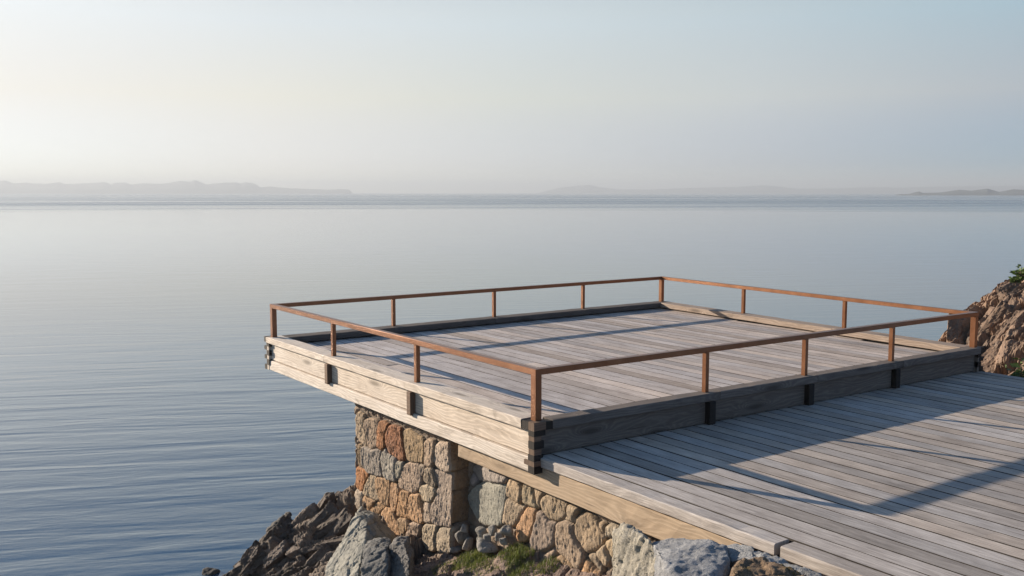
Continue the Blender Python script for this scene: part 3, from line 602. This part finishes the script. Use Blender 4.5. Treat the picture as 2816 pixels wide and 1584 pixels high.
# ------------------------------------------------------------------ shore rock
CP = np.array([(.3,2.0,-2.08),(.1,1.0,-1.75),(.1,.6,-1.6),(.1,0,-1.5),(0,-.8,-1.45),(-.1,-2,-1.2),(-.1,-3,-1.0),(-.5,1.2,-2.0),(-.5,.3,-1.85),(-.6,-1,-1.8),(-.7,-2.5,-1.5),(-1,2,-2.4),(-.9,3,-2.5),(.1,3.5,-2.25),(.2,4.6,-2.0),(-.45,4.3,-2.55),(-.67,5.4,-2.72),(.33,4.95,-2.02),(1.5,5.2,-2.1),(1.5,6.3,-3.3),(.4,5.9,-3.0),(-.5,6.3,-3.3),(-.9,6.7,-3.8),(-1.5,7.2,-4.6),(-1.1,5.,-3.05),(-1.4,3.3,-2.85),(-2.2,4.5,-3.8),(-3,5.5,-5),(-2.5,3,-3.4),(-3.5,2,-4.3),(-2,0,-2.6),(-4,0,-4.4),(-3,-3,-3.4),(0,8,-5.2),(2,8,-5.2),(-3,8,-5.5),(4,6.5,-4.5),(5,8,-5.4),(3,3,-2.2),(5,0,-1.6),(8,3,-2.4),(8,-5,-1.2),(3,-5,-1.1),(0,-6,-.95),(10,0,-2.2)], float)
def rbf(cp):
    r = np.sqrt(((cp[:, None, :2] - cp[None, :, :2]) ** 2).sum(-1) + .04); n = len(cp)
    M = np.zeros((n + 3, n + 3)); M[:n, :n] = r + np.eye(n) * .01; M[:n, n] = 1; M[:n, n + 1:] = cp[:, :2]; M[n:, :n] = M[:n, n:].T
    s = np.linalg.solve(M, np.concatenate([cp[:, 2], np.zeros(3)]))
    def f(x, y):
        o = s[n] + s[n + 1] * x + s[n + 2] * y
        for i in range(n): o = o + s[i] * np.sqrt((x - cp[i, 0]) ** 2 + (y - cp[i, 1]) ** 2 + .04)
        return o
    return f
ground = rbf(CP)
def shore_noise(X, Y, Z):
    P = np.stack([X, Y, Z], 1); ax = (.44, -.65, .62); bx = (.83, .56, 0)
    e1, i1, t1, d1 = blocks(P, ax, bx, (.95, .34, .26), 41); e2, i2, t2, d2 = blocks(P, ax, bx, (.42, .13, .10), 57); e3, i3, t3, d3 = blocks(P, ax, bx, (.16, .06, .05), 65)
    calm_ = sstep(-1.0, .0, X) * sstep(3.0, 1.6, Y)      # smoother slab in front of the wall
    amp = 1 - .75 * calm_
    h = amp * ((i1 - .5) * .26 + t1 * .20 - .13 * sstep(.14, 0, e1) + (i2 - .5) * .085 + t2 * .10 - .05 * sstep(.2, 0, e2) - .03 * d2 + t3 * .035 - .012 * sstep(.25, 0, e3))
    h = h + .02 * fbm(P * 2.2, 5, 4) + .010 * fbm(P * 14, 8, 4)
    col = np.stack([.105 + .05 * i1 + .03 * i2, .083 + .038 * i1 + .022 * i2, .068 + .026 * i1 + .015 * i2], 1) * (.8 + .4 * i3)[:, None]
    pink = np.array([.215, .155, .125])
    col = col * (1 - calm_[:, None]) + pink[None] * calm_[:, None] * (.75 + .4 * i2[:, None])
    wet = sstep(.9, .15, (Z + h) - SEA); col = col * (1 - .6 * wet[:, None])
    return h, col
def hull_geo(pts, seed, col, soft=3, layer=.02, lump=.02, axis=(.44, -.65, .62), cell=(.6, .12, .1), edge=.022):
    """a split, angular rock: hull of a few corners, finely divided, its edges worn and its faces layered"""
    bm = bmesh.new()
    for p in pts: bm.verts.new(p)
    r = bmesh.ops.convex_hull(bm, input=bm.verts); bmesh.ops.delete(bm, geom=[v for v in bm.verts if not v.link_faces], context='VERTS')
    bmesh.ops.triangulate(bm, faces=bm.faces[:])
    for k in range(14):                       # split long edges until the rock is evenly fine
        L = [e for e in bm.edges if e.calc_length() > edge]
        if not L or len(bm.verts) > 30000: break
        bmesh.ops.subdivide_edges(bm, edges=L, cuts=1, use_grid_fill=False); bmesh.ops.triangulate(bm, faces=[f for f in bm.faces if len(f.verts) > 3])
    for _ in range(soft): bmesh.ops.smooth_vert(bm, verts=bm.verts, factor=.5, use_axis_x=True, use_axis_y=True, use_axis_z=True)
    bm.normal_update(); bm.verts.index_update()
    P = np.array([v.co for v in bm.verts]); N = np.array([v.normal for v in bm.verts]); F = np.array([[v.index for v in f.verts] for f in bm.faces]); bm.free()
    e1, i1, t1, d1 = blocks(P, axis, (.83, .56, .1), cell, seed); e2, i2, t2, d2 = blocks(P, axis, (.83, .56, .1), tuple(c * .4 for c in cell), seed + 40)
    h = layer * ((i1 - .5) * 1.3 + t1 * 1.2 - .9 * sstep(.12, 0, e1) + (i2 - .5) * .5 - .3 * sstep(.2, 0, e2)) + lump * fbm(P * 4.5, seed, 4) + .007 * fbm(P * 22, seed + 2, 4)
    return P + N * h[:, None], F, np.array(col)[None] * (.88 + .2 * i1 + .1 * i2)[:, None]
def hull_rock(name, pts, seed, mat, col, label, cat='boulder', **kw):
    pts = np.array(pts); pts[:, 0] = np.where((pts[:, 2] > -.55) & (pts[:, 0] > .06), .06, pts[:, 0]); org = Vector((pts[:, 0].mean(), pts[:, 1].mean(), pts[:, 2].min()))
    P, F, c = hull_geo(pts, seed, col, **kw)
    o = link(name, mesh_np(name, P - np.array(org), F, c), mat, loc=org); return tag(o, label, cat)
def slabs(spots, ax, sizes, seed, colf, edge, layer=.015):
    """broken blocks standing out of the bedrock, all lying along the same cleavage direction"""
    rs = np.random.RandomState(seed); out = []
    for k, p in enumerate(spots):
        a = np.array(ax) + rs.normal(0, .16, 3); a /= np.linalg.norm(a); b = np.cross(a, rs.normal(size=3)); b /= np.linalg.norm(b); c = np.cross(a, b)
        L = np.array(sizes) * rs.uniform(.55, 1.25, 3); pts = []
        for sx in (-1, 1):
            for sy in (-1, 1):
                for sz in (-1, 1):
                    q = np.array([sx * rs.uniform(.6, 1), sy * rs.uniform(.45, 1), sz * rs.uniform(.45, 1)]) * L; pts.append(p + a * q[0] + b * q[1] + c * q[2])
        out.append(hull_geo(pts, seed + k, colf(p, rs), soft=1, layer=layer, lump=.012, axis=tuple(a), cell=(.5, .13, .1), edge=edge))
    return out
def join_tris(V, quads, C, extra):
    T = np.concatenate([quads[:, [0, 1, 2]], quads[:, [0, 2, 3]]]); Vs, Fs, Cs, n = [V], [T], [C], len(V)
    for P, F, c in extra: Vs.append(P); Fs.append(F + n); Cs.append(c); n += len(P)
    return np.concatenate(Vs), np.concatenate(Fs), np.concatenate(Cs)
xs = np.concatenate([np.linspace(-4.2, -2, 60), np.linspace(-1.98, 1.2, 150), np.linspace(1.3, 10.5, 60)]); ys = np.concatenate([np.linspace(-9.5, -3.1, 60), np.linspace(-3.07, 7.8, 430), np.linspace(7.9, 10.5, 30)])
X, Y = np.meshgrid(xs, ys, indexing='ij'); X = X.ravel(); Y = Y.ravel(); Z = ground(X, Y); h, col = shore_noise(X, Y, Z)
ze = 1e-2; gx_ = (ground(X + ze, Y) - Z) / ze; gy_ = (ground(X, Y + ze) - Z) / ze; nl = np.sqrt(1 + gx_ ** 2 + gy_ ** 2); steep = np.where((X > -2) & (X < 1.1) & (Y > 2.2), 1., 0.) * sstep(2.2, 3.2, Y)
X = X - gx_ / nl * h * steep; Y = Y - gy_ / nl * h * steep
Z2 = Z + h * (1 - steep) + h / nl * steep
Z2 = np.where((X > .75), np.minimum(Z2, -1.0), Z2)
M_SHORE = rock('shore_rock_stone', lichen=.12, bump=.8, speck=.12, scale=1.3, moss=.25)
rs_ = np.random.RandomState(7); spots = []
while len(spots) < 64:
    x, y = rs_.uniform(-2.1, .25), rs_.uniform(2.5, 6.6)
    if x > -.1 and y < 4.75: continue
    z = float(ground(np.array([x]), np.array([y]))[0])
    if z > -4.3: spots.append(np.array([x, y, z - .02]))
ex = slabs(spots, (.44, -.65, .62), (.42, .17, .12), 300, lambda p, r: np.array((.115, .092, .076)) * r.uniform(.6, 1.25) * (.45 + .55 * float(sstep(-3.9, -2.7, p[2]))), .045)
Vj, Fj, Cj = join_tris(np.stack([X, Y, Z2], 1), grid_faces(len(xs), len(ys)), col, ex)
o = link('shore_rock', mesh_np('shore_rock', Vj, Fj, Cj, False), M_SHORE); tag(o, 'dark layered bedrock sloping from the pier down into the sea', 'rock shore', kind='structure')
def ground_h(x, y):
    x = np.array([float(x)]); y = np.array([float(y)]); z = ground(x, y); return float((z + shore_noise(x, y, z)[0])[0])

# ------------------------------------------------------------------ boulders
def boulder(name, loc, size, rot, seed, mat, col, label, cat='boulder', group=None, sub=5, planes=11, sharp=9., lump=.05, groove=.0, top=None):
    bm = bmesh.new(); bmesh.ops.create_icosphere(bm, subdivisions=sub, radius=1)
    V = np.array([v.co for v in bm.verts]); F = np.array([[v.index for v in f.verts] for f in bm.faces]); bm.free()
    rs = np.random.RandomState(seed)
    N = rs.normal(size=(planes, 3)); N /= np.linalg.norm(N, axis=1)[:, None]; d = rs.uniform(.62, 1., planes)
    N = np.concatenate([N, np.eye(3), -np.eye(3)]); d = np.concatenate([d, np.full(6, .95)])
    r = (np.maximum(V @ N.T, 0) / d) ; r = (r ** sharp).sum(1) ** (-1 / sharp)
    S = np.array(size); P = V * r[:, None] * S
    n3 = V
    k = 1 / np.mean(size)
    P = P + n3 * (fbm(P * k * 1.3, seed, 4)[:, None] * lump * 2.2 + fbm(P * k * 5 , seed + 3, 4)[:, None] * lump * .45 + ridged(P * np.array([k * 7, k * 7, k * 3]), seed + 6, 3)[:, None] * lump * .12) * np.mean(size) * 1.
    if groove:
        f1, f2, i = voronoi(P * k * np.array([.9, .9, .35]) + .2 * fbm(P * k * 2, seed + 9)[:, None], seed + 4)
        P = P - n3 * (groove * sstep(.12, 0, f2 - f1))[:, None] * np.mean(size)
    c = np.array(col)[None] * (1 + .12 * fbm(P * k * 1.5, seed + 12, 3))[:, None]
    R = np.array(Matrix.Rotation(rot[2], 3, 'Z') @ Matrix.Rotation(rot[1], 3, 'Y') @ Matrix.Rotation(rot[0], 3, 'X')); P = P @ R.T
    o = link(name, mesh_np(name, P, F, c), mat, loc=loc); return tag(o, label, cat, group)
M_GRAN = rock('speckled_granite', lichen=.3, bump=.7, speck=.8, scale=2.2, dirt=.3)
M_BOUL = rock('boulder_stone', lichen=.25, bump=.8, speck=.2, scale=1.5)
M_MOSS = rock('mossy_stone', lichen=.2, bump=.9, speck=.15, scale=1.8, moss=.9)
H_wedge=[(-0.57,2.98,-1.68),(-0.27,3.38,-1.74),(-0.59,2.62,-1.69),(-0.29,3.02,-1.75),(-0.8,2.27,-1.78),(-0.5,2.67,-1.84),(-1.07,1.94,-1.97),(-0.77,2.34,-2.03),(-1.31,1.57,-2.33),(-1.01,1.97,-2.39),(-1.17,2.61,-2.23),(-0.87,3.01,-2.29),(-1.55,2.46,-2.6),(-1.25,2.86,-2.66),(-0.38,2.44,-1.93),(-0.08,2.84,-1.99),(-0.62,1.9,-2.65),(-0.32,2.3,-2.71)]
H_dk1=[(-0.97,2.02,-1.75),(-0.73,2.34,-1.8),(-0.9,1.85,-1.68),(-0.66,2.17,-1.72),(-0.83,1.68,-1.67),(-0.59,2.0,-1.72),(-0.92,1.48,-1.81),(-0.68,1.8,-1.86),(-1.04,1.39,-2.25),(-0.8,1.71,-2.3),(-1.18,1.6,-2.29),(-0.94,1.92,-2.34),(-1.09,1.84,-1.89),(-0.85,2.16,-1.93)]
H_dk2=[(-0.76,1.75,-1.68),(-0.55,2.03,-1.73),(-0.74,1.62,-1.58),(-0.53,1.9,-1.63),(-0.71,1.48,-1.58),(-0.5,1.76,-1.62),(-0.77,1.26,-1.69),(-0.56,1.54,-1.73),(-0.88,1.15,-2.21),(-0.67,1.43,-2.25),(-0.94,1.43,-2.29),(-0.73,1.71,-2.34)]
H_A1=[(-0.32,-1.61,-0.65),(-0.17,-1.41,-0.68),(-0.28,-1.7,-0.56),(-0.13,-1.5,-0.59),(-0.35,-2.01,-0.52),(-0.2,-1.81,-0.55),(-0.42,-2.28,-0.59),(-0.27,-2.08,-0.62),(-0.52,-2.45,-1.0),(-0.37,-2.25,-1.03),(-0.48,-1.76,-1.27),(-0.33,-1.56,-1.3)]
H_A2=[(-0.28,-2.01,-0.58),(-0.18,-1.91,-0.88),(-0.13,-2.11,-0.54),(-0.03,-2.01,-0.84),(-0.08,-2.51,-0.44),(0.02,-2.41,-0.74),(-0.09,-2.69,-0.43),(0.01,-2.59,-0.73),(-0.23,-2.84,-0.44),(-0.13,-2.74,-0.74),(-0.53,-3.01,-0.53),(-0.43,-2.91,-0.83),(-0.82,-2.97,-0.52),(-0.72,-2.87,-0.82),(-0.7,-2.56,-0.48),(-0.6,-2.46,-0.78),(-0.55,-2.37,-0.51),(-0.45,-2.27,-0.81),(-0.81,-2.71,-0.85),(-0.71,-2.61,-1.15),(-0.64,-3.13,-0.74),(-0.54,-3.03,-1.04)]
H_A3=[(-0.06,-2.6,-0.49),(0.04,-2.5,-0.79),(0.01,-2.67,-0.45),(0.11,-2.57,-0.75),(0.01,-2.82,-0.42),(0.11,-2.72,-0.72),(-0.03,-2.92,-0.41),(0.07,-2.82,-0.71),(-0.13,-2.97,-0.44),(-0.03,-2.87,-0.74),(-0.23,-2.84,-0.5),(-0.13,-2.74,-0.8)]
H_B=[(-0.51,-3.07,-0.4),(-0.41,-2.97,-0.7),(-0.33,-3.01,-0.39),(-0.23,-2.91,-0.69),(-0.18,-3.11,-0.38),(-0.08,-3.01,-0.68),(-0.17,-3.44,-0.37),(-0.07,-3.34,-0.67),(-0.19,-3.73,-0.38),(-0.09,-3.63,-0.68),(-0.46,-3.87,-0.56),(-0.36,-3.77,-0.86),(-0.77,-3.34,-0.68),(-0.67,-3.24,-0.98)]
H_B2=[(-0.11,-2.81,-0.47),(-0.01,-2.71,-0.77),(0.01,-2.89,-0.44),(0.11,-2.79,-0.74),(0.04,-3.22,-0.44),(0.14,-3.12,-0.74),(0.02,-3.58,-0.44),(0.12,-3.48,-0.74),(-0.06,-3.52,-0.47),(0.04,-3.42,-0.77),(-0.28,-3.06,-0.46),(-0.18,-2.96,-0.76)]
H_S=[(-0.56,5.6,-2.53),(-0.2,6.08,-2.61),(-0.69,5.56,-2.62),(-0.33,6.04,-2.7),(-0.8,5.96,-3.09),(-0.44,6.44,-3.16),(-0.99,5.67,-3.51),(-0.63,6.15,-3.59),(-0.57,5.22,-2.64),(-0.21,5.7,-2.71),(-0.64,4.87,-2.86),(-0.28,5.35,-2.93),(-0.93,4.78,-3.32),(-0.57,5.26,-3.4)]
hull_rock('boulder', H_wedge, 4, M_BOUL, (.235, .23, .20), 'tall pale grey wedge of split rock leaning on the foot of the pier', layer=.022, lump=.012, cell=(1.3, .3, .22), axis=(-.3, -.2, .93))
hull_rock('boulder', H_dk1, 9, M_BOUL, (.13, .13, .125), 'dark block of rock right beside the tall pale wedge', layer=.012)
hull_rock('boulder', H_dk2, 13, M_BOUL, (.13, .125, .12), 'dark upright rock below the corner stones of the pier', layer=.012)
hull_rock('boulder', H_S, 15, M_SHORE, (.075, .07, .065), 'dark pointed spire of rock at the seaward end of the shore', layer=.05, lump=.04, cell=(.7, .2, .16))
hull_rock('boulder', H_A1, 17, M_GRAN, (.25, .23, .185), 'tall ribbed grey boulder leaning on the fascia of the boardwalk', soft=4, layer=.016, lump=.018, cell=(.6, .09, .08), axis=(-.1, -.2, .97))
hull_rock('boulder', H_A2, 22, M_GRAN, (.20, .21, .225), 'largest speckled blue grey granite boulder under the boardwalk edge', soft=14, layer=.003, lump=.022)
hull_rock('boulder', H_A3, 27, M_GRAN, (.20, .21, .22), 'small granite rock tucked under the joint of the edge boards', soft=6, layer=.01)
hull_rock('boulder', H_B, 31, M_MOSS, (.16, .11, .07), 'brown mossy boulder below the boardwalk edge', soft=10, layer=.012, lump=.04)
hull_rock('boulder', H_B2, 36, M_GRAN, (.23, .235, .235), 'flat grey slab between the mossy boulder and the boardwalk edge', soft=6, layer=.012)
PEB = [(.32,1.8,-1.71,.053,.059),(.30,1.85,-1.85,.09,.11),(.29,1.69,-1.87,.076,.076),(.21,1.3,-1.6,.068,.062),(.22,1.32,-1.7,.045,.04),(.14,.95,-1.46,.066,.075),(.13,1.04,-1.56,.05,.055),(.12,.8,-1.48,.049,.043),(.12,.62,-1.36,.086,.069),(.1,.68,-1.49,.048,.048),(.12,1.01,-1.67,.144,.083),(.28,1.93,-2.01,.084,.06)]
PL = ['small grey pebble in the nook between pier and wall', 'rounded grey cobble against the side of the pier', 'round cobble at the foot of the pier corner', 'grey cobble below the largest wall stone', 'smallest pebble below the largest wall stone', 'tall pointed cobble in the middle of the row at the wall foot', 'little cobble under the tall pointed one', 'small pebble right of the tall pointed cobble', 'wide cobble at the right end of the row at the wall foot', 'small round pebble under the wide cobble', 'broad flat cobble rising from the grass', 'low cobble under the corner base stone of the pier']
for i, (x, y, z, a, b) in enumerate(PEB):
    t = rnd.uniform(.8, 1.15); boulder('cobble', (x, y, z), (a * .9, a, b), (rnd.uniform(-.3, .3), rnd.uniform(-.3, .3), rnd.random() * 3), 100 + i, M_BOUL, (.235 * t, .225 * t, .205 * t), PL[i], 'cobble', 'cobbles at the foot of the wall', sub=4, planes=6, sharp=6., lump=.05)
boulder('sea_rock', (-.74, 8.3, -4.27), (.22, .16, .14), (0, 0, .4), 61, M_SHORE, (.06, .055, .05), 'small wet rock awash off the shore, farther out', 'rock', 'rocks awash', sub=4)
boulder('sea_rock', (-.62, 7.65, -4.27), (.18, .14, .15), (0, 0, 1.4), 63, M_SHORE, (.06, .055, .05), 'small wet rock awash close to the shore', 'rock', 'rocks awash', sub=4)

# ------------------------------------------------------------------ rocky mound on the right
PS = np.array([(5, -6), (7.6, -5.6), (8.5, -3.2), (9.0, -1.9), (9.3, -1.0), (9.43, -.75), (9.6, -.53), (9.84, -.33), (10.22, -.06), (10.42, .18), (10.7, .28), (10.95, .40), (11.6, .9), (12.6, 1.4), (14, 1.1), (16.5, -1.0)])
sg, tg = np.linspace(6.5, 16.5, 300), np.linspace(-6.5, 4.5, 300); S, T = np.meshgrid(sg, tg, indexing='ij')
sh = S + .42 * np.minimum(T, 0) - .35 * np.maximum(T - .6, 0)
Z = np.interp(sh, PS[:, 0], PS[:, 1])
W = np.array([CAM.x, CAM.y])[None] + np.array(FWD)[None, :2] * (20 + T.ravel())[:, None] + np.array(RGT)[None, :2] * (S * (20 + T * .55) / 20).ravel()[:, None]
P = np.stack([W[:, 0], W[:, 1], Z.ravel()], 1)
ax = (.62, -.30, .72); bx = (.4, .9, 0)
e1, i1, t1, d1 = blocks(P, ax, bx, (1.25, .62, .5), 71); e2, i2, t2, d2 = blocks(P, ax, bx, (.55, .24, .2), 83); e3, i3, t3, d3 = blocks(P, ax, bx, (.26, .11, .09), 97)
hh = (i1 - .5) * .34 + t1 * .34 - .20 * sstep(.12, 0, e1) + (i2 - .5) * .14 + t2 * .2 - .08 * sstep(.18, 0, e2) + t3 * .07 - .03 * sstep(.2, 0, e3) + .02 * fbm(P * 6, 3, 4) - .06
nrm = np.array(-RGT * .62 - FWD * .25 + Vector((0, 0, .74)))
V = P + nrm[None] * hh[:, None] * .9
col = np.stack([.150 + .085 * (i1 - .5) + .05 * i2, .103 + .045 * (i1 - .5) + .032 * i2, .074 + .022 * (i1 - .5) + .02 * i2], 1) * (.8 + .4 * i3)[:, None]
org = Vector((15.5, 1.2, -4.2))
M_CLIFF = rock('cliff_stone', lichen=.15, bump=.7, speck=.1, scale=.8, moss=.1)
rs_ = np.random.RandomState(19); idx = np.where((S.ravel() > 8.9) & (S.ravel() < 12.2) & (T.ravel() > -4.5) & (T.ravel() < .4) & (Z.ravel() > -2.4))[0]
spots = [V[i] - nrm * .10 for i in rs_.choice(idx, 95, replace=False)]
ex = slabs(spots, (.62, -.30, .72), (.42, .26, .2), 500, lambda p, r: np.array((.165, .112, .08)) * r.uniform(.65, 1.25), .075, .02)
V, Fj, col = join_tris(V, grid_faces(300, 300), col, ex)
o = link('rock_outcrop', mesh_np('rock_outcrop', V - np.array(org), Fj, col, False), M_CLIFF, loc=org); tag(o, 'steep brown cracked rock outcrop rising beyond the far corner of the platform', 'rock outcrop')

# ------------------------------------------------------------------ plants and grass
def leaf_mat(name, a, b):
    w = NT(name); ob = w.n('ShaderNodeVertexColor', layer_name='tint').outputs[0]
    f = w.n('ShaderNodeSeparateColor', {0: ob}).outputs[0]
    c = w.ramp(f, [(0., a), (1., b)])
    tr = w.n('ShaderNodeBsdfTranslucent', {0: c}); mx = w.n('ShaderNodeMixShader', {0: .35}); w.set(Base_Color=c, Roughness=.6)
    w.t.links.new(w.b.outputs[0], mx.inputs[1]); w.t.links.new(tr.outputs[0], mx.inputs[2]); w.t.links.new(mx.outputs[0], w.out.inputs[0]); return w.m
M_LEAF = leaf_mat('leaf_green', (.045, .085, .015), (.13, .19, .04)); M_STEM = rock('stem_brown', flat=(.09, .065, .04))
M_GRASS = leaf_mat('grass_green', (.06, .10, .018), (.19, .20, .05))
def shrub(loc, n, spread, height, leaf, seed, label):
    rs = random.Random(seed); root = empty('shrub', loc, label, 'shrub'); st = MB(); V = []; F = []; C_ = []
    base = Vector(loc)
    for k in range(n):
        a = rs.random() * 6.28; tip = Vector((math.cos(a) * spread * rs.random(), math.sin(a) * spread * rs.random(), height * rs.uniform(.5, 1)))
        prev = Vector((0, 0, -.05)); r = .006
        for q in range(1, 6):
            p = tip * (q / 5) + Vector((0, 0, .02 * math.sin(q))) ; sec = [(-r, -r), (r, -r), (r, r), (-r, r)]
            st.sweep(sec, base + prev, base + p, up=(0, 1, .1)); r *= .82
            for j in range(3):
                la = rs.random() * 6.28; dirn = Vector((math.cos(la), math.sin(la), rs.uniform(-.2, .7))).normalized(); L = leaf * rs.uniform(.6, 1.2)
                sd = dirn.cross(Vector((rs.gauss(0, 1), rs.gauss(0, 1), 1))).normalized() * L * .26
                b = len(V); o0 = p + dirn * .01
                V += [o0, o0 + dirn * L * .45 + sd, o0 + dirn * L + Vector((0, 0, -.1 * L)), o0 + dirn * L * .45 - sd]; F.append((b, b + 1, b + 2, b + 3)); t = rs.random(); C_ += [(t, t, t)] * 4
            prev = p
    st.build('stem', M_STEM, root)
    link('leaves', mesh_np('leaves', np.array([tuple(v) for v in V]), np.array(F), np.array(C_), False), M_LEAF, root)
def zc(px, py): return px
shrub((14.66, 2.14, .50), 5, .14, .36, .11, 3, 'leafy green sprig on the crest of the rock outcrop')
shrub((14.56, 2.2, .46), 8, .12, .15, .10, 8, 'low leafy tuft on the rock outcrop, just below the sprig')
shrub((9.25, -.55, -.95), 26, .32, .72, .12, 14, 'bushy green plant growing at the far edge of the boardwalk')
V = []; F = []; C_ = []
for (cx, cy, r, n, hgt) in [(.02, 1.28, .20, 620, .14), (.06, 1.08, .16, 420, .12), (-.05, .95, .18, 380, .10), (.10, .52, .16, 420, .10), (.04, .30, .16, 520, .13), (-.08, .18, .18, 420, .12), (-.06, .62, .25, 300, .07), (.1, -.1, .15, 300, .10), (-.2, 1.5, .2, 200, .07), (-.75, 3.9, .16, 260, .07), (-.9, 3.6, .14, 160, .06)]:
    for k in range(n):
        a = rnd.random() * 6.28; q = r * math.sqrt(rnd.random()); x, y = cx + q * math.cos(a), cy + q * math.sin(a); V.append((x, y)); C_.append(hgt * rnd.uniform(.45, 1.15) * (1.1 - .6 * q / r))
gx = np.array([p[0] for p in V]); gy = np.array([p[1] for p in V]); gz0 = ground(gx, gy); gz = gz0 + shore_noise(gx, gy, gz0)[0] - .005
VV = []; FF = []; CC = []
for x, y, z, L in zip(gx, gy, gz, C_):
    a = rnd.random() * 6.28; ln = rnd.uniform(.1, .7); d = Vector((math.cos(a), math.sin(a), 0)); s = Vector((-math.sin(a), math.cos(a), 0)) * rnd.uniform(.0022, .004); b = len(VV); p = Vector((x, y, z)); t = rnd.random()
    p1 = p + d * L * ln * .35 + Vector((0, 0, L * .6)); p2 = p + d * L * ln + Vector((0, 0, L * (1 - .3 * ln)))
    VV += [p - s, p + s, p1 + s * .8, p1 - s * .8, p2]; FF += [(b, b + 1, b + 2, b + 3), (b + 3, b + 2, b + 4, b + 4)]; CC += [(t, t, t)] * 5
bmg = bmesh.new(); vs_ = [bmg.verts.new(v) for v in VV]
for f in FF: bmg.faces.new([vs_[i] for i in dict.fromkeys(f)])
me = bpy.data.meshes.new('grass'); bmg.to_mesh(me); bmg.free(); ca_ = me.color_attributes.new('tint', 'FLOAT_COLOR', 'POINT')
for i, c in enumerate(CC): ca_.data[i].color = (*c, 1)
o = link('grass', me, M_GRASS); tag(o, 'tufts of short green grass on the rock in front of the wall', 'grass', kind='stuff')
